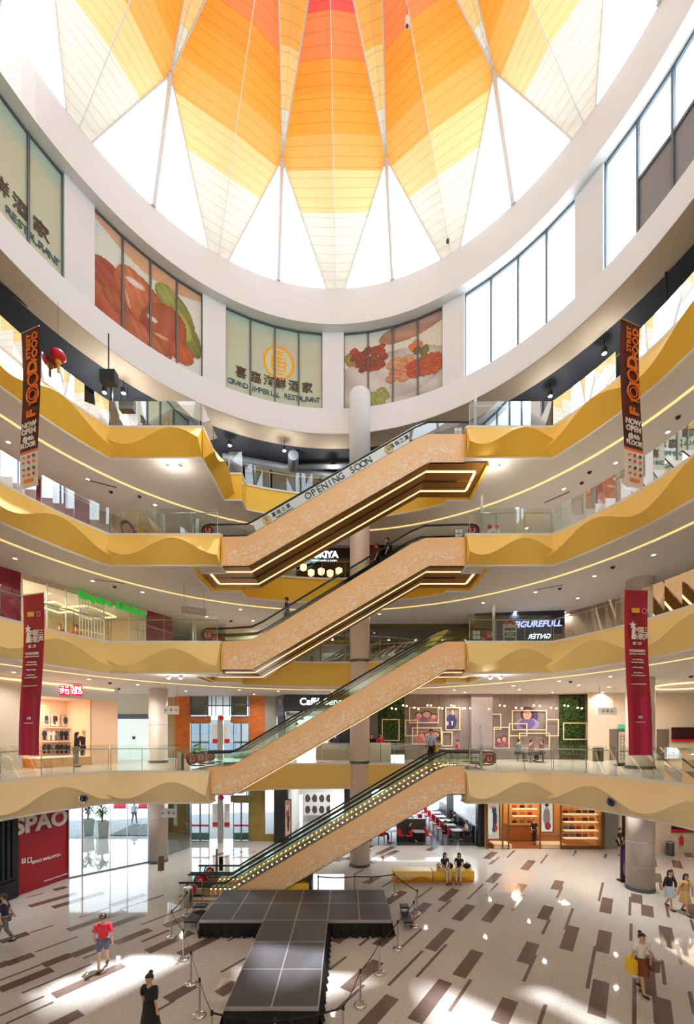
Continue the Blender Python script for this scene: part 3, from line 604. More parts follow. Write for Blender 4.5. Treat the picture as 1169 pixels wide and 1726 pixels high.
def escalator(i, y0, near, label):
    e = ESC[i]; tp = [pz(*p) for p in e['top']]; bt = [pz(*p) for p in e['bot']]; W = 1.22; y1 = y0+W
    root = thing('escalator', label, 'escalator', (tp[0][0], y0+W/2, e['z'][0] if i > 1 else 0))
    # cladding on the outer side, pattern thicker toward the lower edge
    ys = (y0, y0+.04) if near else (y1-.04, y1); m = MB(); xs = sorted(set([tp[0][0]+(tp[-1][0]-tp[0][0])*k/90 for k in range(91)])); rws = []
    for k in range(10):
        rws.append([Vector((x, ys[0] if near else ys[1], (lambda a, b: a+(b-a)*k/9)(lerp_poly(tp, x), min(lerp_poly(tp, x)-.02, lerp_poly(bt, x))))) for x in xs])
    m.grid(rws); n = len(xs); off = (ys[1]-ys[0])*(1 if near else -1)
    rb = [[p, p+Vector((0, off, 0))] for p in rws[0]]; m.grid(rb); rb = [[p, p+Vector((0, off, 0))] for p in rws[-1]]; m.grid(rb)
    o = m.build('side_cladding', CLAD, root)
    at = o.data.color_attributes.new('Col', 'FLOAT_COLOR', 'CORNER'); 
    for p in o.data.polygons:
        for li in p.loop_indices:
            vi = o.data.loops[li].vertex_index; r_ = vi//n if vi < 10*n else 0; v = max(0, min(1, (r_-1.2)/3.5)); at.data[li].color = (v, v, v, 1)
    # truss underside: bronze panels, a light line and a dark groove
    def strip(ya, yb, dz, mat, nm, th=.03, ends=None):
        mm = MB(); b2 = bt if ends is None else ends
        rows = [[Vector((x, ya, z+dz)), Vector((x, yb, z+dz)), Vector((x, yb, z+dz+th)), Vector((x, ya, z+dz+th))] for x, z in b2]
        mm.grid(rows, 0, True); mm.poly(rows[0][::-1]); mm.poly(rows[-1]); return mm.build(nm, mat, root)
    if i > 1:
        ext = [(bt[0][0]-(1.25 if i > 2 else .6), bt[0][1])]+bt+[(5.95, bt[-1][1])]
        strip(y0+.0, y1, 0, BROWN, 'underside_panel', ends=ext)
        la, lb = (y0+.5, y0+.62) if near else (y1-.58, y1-.46)
        le = [(ext[0][0]+.45, ext[0][1])]+bt+[(5.6, bt[-1][1])]
        strip(la, lb, -.015, WARM, 'light_line', ends=le)
        for xx in (le[0][0], le[-1][0]):
            mm = MB(); z_ = lerp_poly(ext, xx); mm.box(xx-.06, xx+.06, *( (lb, y1) if near else (y0, la)), z_-.016, z_+.01); mm.build('light_line', WARM, root)
        strip(y1-.04 if near else y0, y1 if near else y0+.04, -.008, BLACKM, 'dark_groove')
        for xx in (ext[0][0], ext[-1][0]): mm = MB(); mm.box(xx-.05, xx+.05, y0, y1, bt[0][1]-.13 if xx < 0 else bt[-1][1]-.13, (bt[0][1] if xx < 0 else bt[-1][1])+.1); mm.build('end_trim', YB[3], root)
    else:
        strip(y0, y1, 0, BROWN, 'underside_panel')
        if near: MB().box(-3.5, -1.62, y0+.05, y0+1.0, 0, .72).build('support_plinth', YB[4], root); MB().box(-1.7, -1.5, y0+.1, y0+.9, 0, .85).build('support_post', STEELD, root)
    # decks, skirts, steps
    dk_ = [(p[0], p[1]) for p in tp]
    for ya, yb in ((y0, y0+.17), (y1-.17, y1)):
        mm = MB(); rows = [[Vector((x, ya, z)), Vector((x, yb, z)), Vector((x, yb, z+.02)), Vector((x, ya, z+.02))] for x, z in dk_]; mm.grid(rows, 0, True); mm.build('deck_board', STEELD, root)
    xa, xb = tp[0][0], tp[-1][0]; drop = .17
    sl = lambda x: lerp_poly(tp, x)-drop
    mm = MB(); k = 0; x = tp[1][0]+.1; pts = []; slope_n = int((tp[-2][0]-tp[1][0])/.33)
    pts.append((xa, sl(xa))); x0_, x1_ = tp[1][0]+.2, tp[-2][0]; zz0, zz1 = sl(xa), sl(xb)
    pts.append((x0_, zz0))
    for j in range(slope_n):
        xx = x0_+(x1_-x0_)*(j+.5)/slope_n; zc = sl(xx); pts.append((xx, pts[-1][1])); pts.append((xx, max(pts[-1][1], zc)))
    pts.append((x1_, pts[-1][1])); pts.append((xb, zz1))
    rows = [[Vector((x, y0+.17, z)), Vector((x, y1-.17, z))] for x, z in pts]; mm.grid(rows); mm.build('step_band', STEP, root)
    for xx, zz in ((xa+.35, zz0), (xb-.35, zz1)): MB().box(xx-.05, xx+.05, y0+.17, y1-.17, zz, zz+.012).build('comb_plate', COMB, root)
    if i == 1:
        for ya in (y0+.19, y1-.19):
            d = MB(); xx = tp[1][0]-.9
            while xx < tp[-1][0]: d.ball((xx, ya, lerp_poly(tp, xx)-.05), .036, n=6, m=4); xx += .21
            d.build('skirt_light_dots', DOT, root)
    # balustrades
    hx0, hx1 = (e['hx'][0]-CX)*SC, (e['hx'][1]-CX)*SC
    full = [(hx0, tp[0][1])]+tp+[(hx1, tp[-1][1])]
    for ya in (y0+.09, y1-.09):
        mm = MB(); hh = .56
        rows = [[Vector((x, ya-.006, z)), Vector((x, ya-.006, z+hh)), Vector((x, ya+.006, z+hh)), Vector((x, ya+.006, z))] for x, z in full]; mm.grid(rows, 0, True); mm.poly(rows[0]); mm.poly(rows[-1]); mm.build('glass_balustrade', GLASS, root)
        r = .27; path = []
        for k in range(9): a = -PI/2-PI*k/8; path.append((hx0+r*math.cos(a), ya, tp[0][1]+hh+.02-r+r*math.sin(a)))
        path = [(hx0+.5, ya, path[0][2])]+path
        for x, z in full[1:-1]: path.append((x, ya, z+hh+.02))
        for k in range(9): a = PI/2-PI*k/8; path.append((hx1+r*math.cos(a), ya, tp[-1][1]+hh+.02-r+r*math.sin(a)))
        path.append((hx1-.5, ya, path[-1][2]))
        MB().tube(path, .034, 6).build('handrail', BLACK, root)
        MB().tube([(x, ya, z+hh-.02) for x, z in full], .018, 5).build('rail_cap', STEELD, root)
        for hx, zz, lv, need in ((hx0, tp[0][1], i-1, True), (hx1, tp[-1][1], i, True)):
            dsc = MB(); c = Vector((hx, ya-.02, zz+.30)); rr_ = .21
            dsc.prism([c+Vector((rr_*math.cos(2*PI*k/24), 0, rr_*math.sin(2*PI*k/24))) for k in range(24)], (0, -.02, 0)); dd = dsc.build('level_sign', REDB, root)
            text('G' if lv == 0 else f'L{lv}', .24, WHT, c+Vector((0, -.03, -.01)), (1, 0, 0), (0, 0, 1), 'sign_letters', dd, bold=.02)
    return root
nm = ['', 'ground to first floor', 'first to second floor', 'second to third floor', 'third to fourth floor']
for i in (1, 2, 3, 4):
    rt = escalator(i, 17.58, True, f'peach patterned escalator rising {nm[i]}, on the open hall side')
    r2 = escalator(i, 18.88, False, f'escalator rising {nm[i]}, behind its peach patterned twin')
    if i == 4:
        # printed film on the near glass
        a, b = pz(484, 906)[0]+0, 0
        x0, x1 = pz(425, 900)[0], pz(690, 745)[0]; tp = [pz(*p) for p in ESC[4]['top']]
        m = MB(); N = 20; rows = []
        for k in range(N+1):
            x = x0+(x1-x0)*k/N; z = lerp_poly(tp, x); rows.append([Vector((x+(.16 if k == 0 else 0), 17.65, z+.06)), Vector((x, 17.65, z+.50))])
        m.grid(rows); m.build('printed_film', FILMW, rt)
        sl_ = Vector((tp[3][0]-tp[2][0], 0, tp[3][1]-tp[2][1])).normalized(); up = Vector((-sl_.z, 0, sl_.x))
        def on(px): x = (px-CX)*SC; return Vector((x, 17.635, lerp_poly(tp, x)+.27))
        s = 'OPENING SOON'
        for j, chh in enumerate(s):
            if chh != ' ': text(chh, .40, LET, on(519+j*9.3), sl_, up, parent=rt)
        text('喜临之宴', .2, LET, on(474)+up*.04, sl_, up, parent=rt, spacing=1.4); text('GRAND IMPERIAL RESTAURANT', .06, LET, on(477)-up*.12, sl_, up, parent=rt)
        text('喜临之宴', .2, LET, on(674)+up*.04, sl_, up, parent=rt, spacing=1.4)
        for px in (449, 655):
            c = on(px); MB().tube([c+sl_*.17*math.cos(2*PI*k/20)+up*.17*math.sin(2*PI*k/20) for k in range(20)], .022, 5, closed=True).build('round_logo', GOLD, rt)
            text('喜', .22, GOLD, c, sl_, up, parent=rt)
# slim steel bollards and white posts at the landings
def bollard(x, y, z, label, h=.62, r=.13):
    o = MB().lathe([(r, z), (r, z+h-.05), (r*.95, z+h-.02), (r*.8, z+h)], (x, y, 0), 20).build('steel_bollard', STEEL, smooth=True); tag(o, label, 'bollard'); return o
bollard(FL(317, 1540).x*0+P(317, HY, 17.0).x, 17.0, 0, 'brushed steel drum bollard on the ground floor at the escalator foot', .8, .19)
for L, px, py in ((1, 304, 1300), (2, 330, 1082), (3, 330, 901)):
    bollard(P(px, py, 17.75).x, 17.75, ZL[L], f'squat brushed steel bollard behind the {side[L]} balcony beside the escalator landing, {NM[L]} floor', .8, .14)
for L, px, ph in ((1, 811, 2.0), (2, 832, 1.6), (3, 812, 1.75), (4, 801, 1.6)):
    x = P(px, HY, 17.5).x; t = thing('totem_post', f'slim white post sign standing at the escalator landing, {side[L]} {NM[L]} floor', 'sign post', (x, 17.53, ZL[L]))
    MB().prism([(x-.05, 17.505, ZL[L]+.03), (x+.05, 17.505, ZL[L]+.03), (x+.05, 17.505, ZL[L]+ph), (x-.05, 17.505, ZL[L]+ph-.1)], (0, .06, 0)).build('post', WHT, t); MB().box(x-.1, x+.1, 17.5, 17.57, ZL[L]+.002, ZL[L]+.03).build('base_plate', STEEL, t)
for L, px, py in ((2, 803, 1070), (3, 773, 895), (4, 772, 722), (1, 802, 1273)):
    x = P(px, HY, 18.4).x; o = MB(); z = ZL[L]+.35
    for a in (0, 1):
        for b in (0, 1): o.box(x+a*.17-.16, x+a*.17-.02, 18.4, 18.42, z+b*.2, z+b*.2+.16)
    o.box(x-.18, x+.17, 18.42, 18.44, z-.02, z+.38, 1); o.box(x-.02, x+.02, 18.42, 18.46, ZL[L]+.002, z, 1)
    tag(o.build('notice_board', [WHT, STEELD]), f'small four square safety notice at the {NM[L]} floor escalator head', 'notice')
# ------------------------------------------------------------------ T-shaped stage
DECK = noisemat('charcoal_stage_deck', srgb(66, 66, 70), srgb(78, 78, 82), 40, .42); ALU = M('aluminium_edge', srgb(176, 176, 180), .35, .7)
SKIRT = M('black_pleated_cloth', srgb(14, 14, 18), .8)
stg = thing('runway_stage', 'black T-shaped runway stage with pleated black skirt on the granite floor', 'stage', (-1.8, 14, 0))
ZT = .58; xs = [-5.13+k*(6.68/6) for k in range(7)]; ysb = [14.45, 15.93, 17.3]
def deck(x0, x1, y0, y1):
    d = MB().box(x0+.02, x1-.02, y0+.02, y1-.02, ZT-.09, ZT).build('deck_panel', DECK, stg)
    e = MB(); e.box(x0, x1, y0, y0+.02, ZT-.1, ZT+.003); e.box(x0, x1, y1-.02, y1, ZT-.1, ZT+.003); e.box(x0, x0+.02, y0+.02, y1-.02, ZT-.1, ZT+.003); e.box(x1-.02, x1, y0+.02, y1-.02, ZT-.1, ZT+.003); e.build('edge_rail', ALU, d)
for j in range(2):
    for k in range(6): deck(xs[k], xs[k+1], ysb[j], ysb[j+1])
for y0_, y1_ in ((12.94, 14.45), (11.42, 12.94), (9.82, 11.42)):
    for k in (2, 3): deck(xs[k], xs[k+1], y0_, y1_)
def skirt(line, nm='stage_skirt'):
    pts, S_ = plan_resample(line, .03); rows = []; n = len(pts); rr = random.Random(int(S_[-1]*100))
    for i, p in enumerate(pts):
        a = pts[max(0, i-1)]; b = pts[min(n-1, i+1)]; t = (b-a).normalized(); nr = Vector((t.y, -t.x, 0)); q = math.sin(S_[i]*2*PI/.17+1.3*math.sin(S_[i]*2.1)); q2 = math.sin(S_[i]*2*PI/.33+2)
        rows.append([p+nr*.005+Vector((0, 0, ZT-.1)), p+nr*(.03+.018*q)+Vector((0, 0, .4)), p+nr*(.06+.04*q+.03*q2)+Vector((0, 0, .15)), p+nr*(.08+.05*q+.04*q2)+Vector((0, 0, .015+.012*abs(q2)))])
    fixn(MB().grid(list(map(list, zip(*rows)))).build(nm, SKIRT, stg, smooth=True))
skirt([(xs[4], 14.44), (xs[6], 14.44)]) ; skirt([(xs[0], 14.44), (xs[2], 14.44)]); skirt([(xs[6], 14.44), (xs[6], 17.3)]); skirt([(xs[0], 17.3), (xs[0], 14.44)])
skirt([(xs[2], 14.44), (xs[2], 9.8)]); skirt([(xs[2], 9.8), (xs[4], 9.8)]); skirt([(xs[4], 9.8), (xs[4], 14.44)])
CASE = M('black_flight_case', srgb(30, 30, 34), .4)
for (px, py, w, lab, zt) in ((320, 1567, .45, 'low black folding step with steel frame beside the west wing of the stage', .3), (688, 1568, .32, 'low black equipment step at the east wing of the stage', .3)):
    b = FL(px, py); t = thing('folding_step', lab, 'step', b); m = MB(); m.box(b.x-w/2, b.x+w/2, b.y, b.y+.9, .24, .3); m.build('tread', CASE, t)
    m = MB(); m.box(b.x-w/2, b.x+w/2, b.y+.9, b.y+1.25, .40, .46); m.build('tread', CASE, t)
    for sx in (-1, 1): MB().tube([(b.x+sx*(w/2-.03), b.y+.05, 0.012), (b.x+sx*(w/2-.03), b.y+.05, .24)], .012, 5).build('leg', STEELD, t); MB().tube([(b.x+sx*(w/2-.03), b.y+1.2, 0.012), (b.x+sx*(w/2-.03), b.y+1.2, .40)], .012, 5).build('leg', STEELD, t); MB().tube([(b.x+sx*(w/2-.03), b.y+.9, .012), (b.x+sx*(w/2-.03), b.y+.9, .43)], .012, 5).build('leg', STEELD, t)
# belt stanchions round the stage
BELT = M('black_belt', srgb(16, 16, 18), .6)
ST = [(315, 1543, 'at the bollard by the escalator foot'), (289, 1580, 'beyond the west wing, first before the bollard'), (309, 1617, 'level with the west wing corner'), (322, 1659, 'second from the west front corner of the cordon'), (336, 1712, 'first from the west front corner of the cordon'), (357, 1775, 'at the west front corner of the cordon'), (463, 1790, 'before the end of the runway'), (578, 1765, 'at the east front corner of the cordon'), (607, 1695, 'first from the east front corner of the cordon'), (639, 1641, 'second from the east front corner of the cordon'), (670, 1600, 'by the east wing of the stage'), (697, 1562, 'nearest the dark step east of the stage'), (703, 1540, 'behind the east wing, closer to the benches'), (664, 1508, 'at the rear east corner of the cordon'), (597, 1512, 'in the rear run in front of the column'), (536, 1512, 'in the rear run under the escalator')]
bp = []
for (px, py, lb) in ST:
    b = FL(px, py); bp.append(b)
for k, ((px, py, lb), b) in enumerate(zip(ST, bp)):
    t = thing('belt_stanchion', f'steel belt stanchion {lb}', 'stanchion', b, 0)
    MB().lathe([(.165, .012), (.165, .03), (.12, .045), (.03, .06)], b, 20).build('base', CHROME, t, smooth=True)
    MB().lathe([(.024, .05), (.024, .86)], b, 10).build('pole', STEEL, t, smooth=True); MB().lathe([(.034, .84), (.034, .93), (.02, .95)], b, 10).build('belt_head', BLACK, t, smooth=True)
    if k+1 < len(bp):
        c = bp[k+1]; dv = (c-b).normalized(); a_ = b+dv*.036; c_ = c-dv*.036; m = MB(); rows = []
        for j in range(9):
            p = a_.lerp(c_, j/8); sag = -.05*math.sin(PI*j/8); rows.append([p+Vector((0, 0, .86+sag)), p+Vector((0, 0, .91+sag))])
        m.grid(rows); m.build('belt', BELT, t)
b = FL(341, 1524); t = thing('belt_stanchion', 'lone steel stanchion in front of the escalator foot', 'stanchion', b); MB().lathe([(.165, .012), (.165, .03), (.03, .06)], b, 20).build('base', CHROME, t); MB().lathe([(.024, .05), (.024, .9)], b, 10).build('pole', STEEL, t)
b = FL(365, 1478); t = thing('queue_post', 'tall brown post standing behind the escalator foot', 'post', b); MB().lathe([(.05, .012), (.05, 1.35), (.03, 1.4)], b, 12).build('pole', M('brown_post', srgb(120, 100, 84), .4), t); MB().box(b.x+.12, b.x+.3, b.y, b.y+.05, .3, 1.0).build('board', BLACKM, t)
# ------------------------------------------------------------------ wave benches
def bench(px0, px1, label, seed):
    y0 = 19.75; x0 = (px0-CX)*y0/F; x1 = (px1-CX)*y0/F; t = thing('wave_bench', label, 'bench', ((x0+x1)/2, y0+.3, 0)); N = 30
    top = M('bench_yellow', srgb(250, 206, 70), .35) if seed else M('bench_pale_yellow', srgb(252, 222, 134), .35)
    m = MB(); rows = []; lo = []
    for k in range(N+1):
        x = x0+(x1-x0)*k/N; b = .05*math.sin(k*.35+seed*2); en = .06 if k in (0, N) else 0; w = .19+.08*math.sin(2*PI*k/N*1.3+2+seed)
        rows.append([Vector((x, y0+.62, .01)), Vector((x, y0+.62, .56)), Vector((x, y0-.02, .56)), Vector((x, y0-.05+b*.5, .30)), Vector((x, y0+.04, w))]); lo.append([Vector((x, y0+.04, w)), Vector((x, y0+.10, .012))])
    m.grid(rows); m.poly(rows[0]); m.poly(rows[-1]); fixn(m.build('seat_body', top, t)); m = MB(); m.grid(lo); m.poly(rows[0][:1]+[rows[0][4], lo[0][1]]); fixn(m.build('orange_base_wave', M('bench_orange', srgb(236, 148, 30), .35), t))
bench(662, 728, 'long pale yellow wave bench with nobody on it', 0); bench(730, 799, 'bright yellow wave bench with two women sitting on it', 1)
# ------------------------------------------------------------------ hanging banners
def banner(px0, py0, px1, py1, yr, label, paint, skew=0.0, tx=None, bulge=.05, nu=20, nv=60, bend=0, topskew=0):
    d = 12.5; a = P(px0, py0, d); b = P(px1, py0, d-yr); z0 = EZ+(HY-py1)*d/F; z1 = a.z; h = z1-z0
    root = thing('hanging_banner', label, 'banner', ((a.x+b.x)/2, (a.y+b.y)/2, z0))
    ux = Vector((b.x-a.x, b.y-a.y, 0)); wdt = ux.length; un = ux.normalized(); nr = Vector((un.y, -un.x, 0))
    def pt(u, v): return Vector((a.x, a.y, z0))+ux*(u+skew*(1-v))+nr*(bulge*math.sin(v*5+1)+bend*math.sin(u*9)*(1-v))+Vector((0, 0, h*v))
    m = MB(); printed(m, pt, nu, nv, paint); m.build('banner_cloth', printmat('printed_cloth', .6), root)
    m = MB(); m.tube([pt(0, 1), pt(1, 1)], .02, 6); m.build('top_bar', STEEL, root); m = MB()
    for u_ in (.1, .9): m.tube([pt(u_, 1), pt(u_, 1)+Vector((0, 0, 10))], .004, 4)
    if tx: tx(root, pt, un, nr, h, wdt)
    return root
OR = M('orange_lettering', srgb(244, 128, 44), .5, emit=srgb(244, 128, 44), es=0); 
db = srgb(92, 40, 30)
def food_p(u, v):
    if v < .215+.03*(1-u)*0: return srgb(238, 228, 222)
    if v < .228: return srgb(240, 110, 50)
    return srgb(64+int(34*abs(math.sin(v*9+u*2))), 34, 32)
def food_t(root, pt, un, nr, h, w):
    def T(s, size, u, v, mat=OR, rot=False, bold=.02, lsp=1):
        o = pt(u, v)+nr*.03
        if rot: text(s, size, mat, o, (0, 0, 1), -un, parent=root, bold=bold)
        else: text(s, size, mat, o, un, (0, 0, 1), parent=root, bold=bold, lsp=lsp)
    k = w/.66*.66
    T('STREET', .30*k, .42, .895, rot=True); T('FOOD', .42*k, .76, .88, rot=True); T('D', .72*k, .62, .762, rot=True, bold=.03); 
    for v_, ru in ((.685, .22), (.585, .26)):
        for q, rr_ in (((1, ru)), (1, ru*.62)) if v_ < .6 else ((1, ru),): pass
        c = pt(.62, v_)+nr*.03; rads = (ru*k*1.2, ru*k*.7) if v_ < .6 else (ru*k*1.2,)
        for rd in rads: m = MB(); m.tube([c+un*rd*math.cos(2*PI*j/24)*(1 if v_ < .6 else 1)+Vector((0, 0, rd*math.sin(2*PI*j/24)*(1.0 if v_ < .6 else .85))) for j in range(24)], .038*k if rd > .15 else .02, 5, closed=True); m.build('plate_ring', OR, root)
    m = MB(); c = pt(.62, .635)+nr*.03; m.tube([c-un*.22*k, c+un*.24*k], [.02, .05], 6); m.build('knife_mark', OR, root)
    m = MB(); c = pt(.62, .53)+nr*.03; m.tube([c-un*.05*k, c+un*.26*k], .018, 6)
    for q in (-.05, 0, .05): m.tube([c-un*.22*k+Vector((0, 0, q)), c-un*.05*k+Vector((0, 0, q*.6))], .011, 4)
    m.build('fork_mark', OR, root)
    T('F', .66*k, .62, .462, rot=True, bold=.03)
    T('NOW', .3*k, .5, .392, WHT); T('OPEN', .3*k, .5, .350, WHT); T('@4th', .26*k, .5, .303, WHT); T('FLOOR', .26*k, .5, .262, WHT)
    cols = [srgb(230, 110, 50), srgb(190, 30, 40), srgb(60, 60, 60), srgb(40, 110, 60), srgb(200, 60, 90)]
    q = 0
    for v_ in (.19, .155, .115, .078, ):
        for u_ in (.25, .52, .80):
            m = MB(); c = pt(u_, v_)+nr*.02; m.prism([c+un*.055*math.cos(2*PI*j/10)+Vector((0, 0, .05*math.sin(2*PI*j/10)))*(1 if (q % 3) else .5) for j in range(10)], nr*.006); m.build('sponsor_mark', M(f'sponsor_ink_{"abcde"[q % 5]}', cols[q % 5], .5), root); q += 1
    c = pt(.5, .035)+nr*.02; m = MB(); m.prism([c-un*.2, c+un*.2, c+un*.2+Vector((0, 0, .08)), c-un*.2+Vector((0, 0, .08))], nr*.006); m.build('sponsor_mark', OR, root)
banner(35, 562, 65, 828, .25, 'brown and orange street food banner hanging over the west balconies', food_p, tx=food_t, skew=.06)
banner(1046, 536, 1078, 818, -.25, 'brown and orange street food banner hanging over the east balconies', food_p, tx=food_t, skew=.12)
def red_p(u, v): return srgb(176-int(24*abs(math.sin(u*3))), 28, 52) if v > .35 else srgb(172+int(14*math.sin(u*20)), 24, 66)
def red_t(root, pt, un, nr, h, w):
    def T(s, size, u, v, mat=WHT, bold=.01): text(s, size, mat, pt(u, v)+nr*.05, un, (0, 0, 1), parent=root, bold=bold)
    c = pt(.42, .86)+nr*.05
    m = MB(); m.prism([c-un*.12, c+un*.14, c+un*.14+Vector((0, 0, .14)), c-un*.12+Vector((0, 0, .14))], nr*.006); m.build('yellow_logo', M('logo_yellow', srgb(240, 184, 60), .5), root)
    c = pt(.8, .872)+nr*.05; m = MB(); m.tube([c+un*.07*math.cos(2*PI*j/16)+Vector((0, 0, .07*math.sin(2*PI*j/16))) for j in range(16)], .018, 5, closed=True); m.build('pink_logo', M('logo_pink', srgb(226, 120, 180), .5), root)
    c = pt(.3, .785)+nr*.05; st = []
    for j in range(10): r_ = .13 if j % 2 == 0 else .055; a = PI/2+j*PI/5; st.append(c+un*r_*math.cos(a)+Vector((0, 0, r_*math.sin(a))))
    MB().prism(st, nr*.008).build('star_mark', WHT, root); MB().prism([pt(.22, .70)+nr*.05, pt(.42, .70)+nr*.05, pt(.36, .765)+nr*.05, pt(.26, .765)+nr*.05], nr*.008).build('hand_mark', WHT, root)
    T('中国三', .2, .66, .755); T('新歌声', .2, .66, .715); T('第二季', .1, .5, .675)
    T('马来西亚赛区', .09, .5, .63); T('MALAYSIA AUDITION', .055, .5, .612); T('11th-12th Aug', .06, .5, .578); T('Saturday & Sunday', .055, .5, .562); T('10:00am-6:00pm', .055, .5, .53); T('Main Atrium', .06, .5, .498); T('Sunway Velocity Mall', .055, .5, .482); T('www.sunwayvelocitymall.com', .045, .5, .43); T('f ◎', .1, .52, .228); T('sunwayvelocitymall', .045, .5, .2)
banner(38, 1003, 73, 1273, .2, 'long crimson banner with white star and lettering, hanging over the west side', red_p, skew=-.12, tx=red_t, bend=.02)
banner(1053, 993, 1092, 1273, -.1, 'long crimson banner with white star and lettering, hanging before the east column', red_p, skew=.10, tx=red_t, bend=.05)
# ------------------------------------------------------------------ shop fronts round the hall
WALLC = M('cream_wall', srgb(222, 206, 188), .6); PEACH = M('peach_wall', srgb(244, 206, 172), .6); DKW = M('charcoal_wall', srgb(46, 46, 52), .5); MAR = M('maroon_wall', srgb(126, 26, 44), .45)
DARKG = glassmat('shop_glass', (.80, .84, .84), 1.2, .08); REDS = M('sign_red', srgb(214, 20, 44), .4, emit=srgb(214, 20, 44), es=.5); NEON = M('white_sign_light', (1, 1, 1), .4, emit=(.85, .95, 1), es=1.5)
BLUEL = M('cool_light_panel', (.9, .97, 1), .5, emit=(.86, .96, 1), es=1.0); BRZ = M('bronze_frame', srgb(128, 92, 40), .35, .5)
def wallp(name, pl, px0, px1, z0, z1, mat, off=0.0, th=.1, kind=True, parent=None):
    o = pl.box(MB(), px0, px1, z0, z1, off-th, th).build(name, mat, parent)
    if kind: struct(o)
    return o
def pbx(name, pl, r, mat, label=None, cat=None, off=.02, th=.04, parent=None, group=None):
    o = pl.pbox(MB(), *r, off, th).build(name, mat, parent)
    if label: tag(o, label, cat, group)
    return o
def room(pl, px0, px1, z0, z1, dep, wm, fm=None, cm=None):
    a = pl.hit(px0, HY); b = pl.hit(px1, HY); n = -pl.n*dep; a.z = b.z = z0; H_ = Vector((0, 0, z1-z0)); m = MB()
    m.poly([a+n, b+n, b+n+H_, a+n+H_]); m.poly([a, a+n, a+n+H_, a+H_]); m.poly([b, b+n, b+n+H_, b+H_]); struct(m.build('wall_shop_inside', wm))
    if cm: m = MB(); m.poly([a+H_, b+H_, b+n+H_, a+n+H_]); struct(m.build('ceiling_shop', cm))
    if fm: e = Vector((0, 0, .006)); m = MB(); m.poly([a+e, b+e, b+n+e, a+n+e]); struct(m.build('floor_shop', fm))
W1 = PL((-18.7, 9), (-12.6, 22.6))
# first floor, west: clothing shop
wallp('wall_west', W1, -220, 35, Z1, Z2-TH, WALLC); wallp('wall_west', W1, 35, 196, 8.85, Z2-TH, WHITE); wallp('wall_west', W1, 152, 196, Z1, 8.85, PEACH)
room(W1, 35, 152, Z1, 8.85, 1.9, PEACH, LWOOD, WHITE)
o = W1.box(MB(), -40, 192, 9.42, 9.48, .02, .05).build('cove_light_strip', WARM); tag(o, 'straight warm light line over the clothing shop header', 'light')
for k, (x0, x1, s) in enumerate(((100, 117, 'ユニ\nクロ'), (122, 137.5, 'UNI\nQLO'))):
    t = thing('shop_sign', ['square red shop sign with white Japanese characters over the clothing shop', 'square red shop sign with white Latin letters over the clothing shop'][k], 'sign', W1.hit((x0+x1)/2, 1172, .1))
    W1.pbox(MB(), x0, 1155.5, x1, 1172.5, .02, .06).build('sign_panel', REDS, t); W1.text(s, (x0+x1)/2, 1163.5, .24, NEON, .10, parent=t, bold=.02, lsp=.8)
B1 = PL((W1.a-W1.n*1.82)[:2], (W1.b-W1.n*1.82)[:2])
PH = printmat('printed_poster', .4)
bwp = [blobs([(.5, .6, .3, .28, 20, srgb(60, 60, 62)), (.5, .3, .35, .2, 0, srgb(120, 118, 116))], srgb(214, 208, 202), .04, 1), blobs([(.4, .5, .2, .4, 10, srgb(110, 60, 40)), (.6, .6, .18, .25, 0, srgb(60, 44, 40))], srgb(226, 214, 206), .04, 2), blobs([(.5, .45, .3, .3, -30, srgb(70, 66, 64)), (.4, .8, .12, .1, 0, srgb(150, 110, 90))], srgb(196, 190, 186), .04, 3), blobs([(.5, .4, .36, .36, 0, srgb(206, 96, 110)), (.5, .75, .16, .15, 0, srgb(190, 140, 116))], srgb(220, 196, 196), .04, 4)]
def poster(pl, r, paint, label, cat='poster', off=.03, nu=14, nv=16, group=None, mat=None, name='poster', frame=None):
    x0, y0, x1, y1 = r; xm = (x0+x1)/2; zb = pl.hit(xm, y1, off).z; zt = pl.hit(xm, y0, off).z; a = pl.hit(x0, HY, off); b = pl.hit(x1, HY, off)
    if frame: t = thing(name, label, cat, (a+b)/2*1.0, 0, group); t.location.z = zb; pl.frame(MB(), x0-1, y0-1, x1+1, y1+1, .05, off-.01, .05).build('frame', frame, t); par = t
    else: par = None
    m = MB(); printed(m, lambda u, v: Vector((a.x+(b.x-a.x)*u, a.y+(b.y-a.y)*u, zb+(zt-zb)*v)), nu, nv, paint)
    o = m.build('printed_face' if frame else name, mat or PH, par)
    if not frame: tag(o, label, cat, group)
    return o
for k, (x0, x1) in enumerate(((73, 84), (86, 100), (104, 117), (120, 136))):
    poster(B1, (x0, 1203, x1, 1224), bwp[k], ['small grey fashion picture at the shelf end near the crimson banner', 'small brown toned fashion picture above the shirts', 'small grey portrait picture above the shirts', 'small pink toned fashion picture above the shelves by the mannequin'][k])
SH = [M('cloth_navy', srgb(36, 44, 74), .8), M('cloth_white', srgb(232, 228, 222), .8), M('cloth_black', srgb(30, 28, 30), .8), M('cloth_pink', srgb(222, 160, 150), .8), M('cloth_grey', srgb(120, 116, 116), .8)]
def shirt(pl, px, py, mat, k=.7, group=None, label=None):
    c = pl.hit(px, py, .12); t = pl.t; q = [(-.13, 0), (.13, 0), (.14, .36), (.25, .26), (.3, .36), (.13, .52), (.05, .54), (-.05, .54), (-.13, .52), (-.3, .36), (-.25, .26), (-.14, .36)]
    o = MB().prism([c+t*x*k*.42+Vector((0, 0, z*k)) for x, z in q], pl.n*.08).build('hanging_shirt', mat); tag(o, label, 'shirt', group)
cn = ['navy', 'white', 'black', 'pink', 'grey']
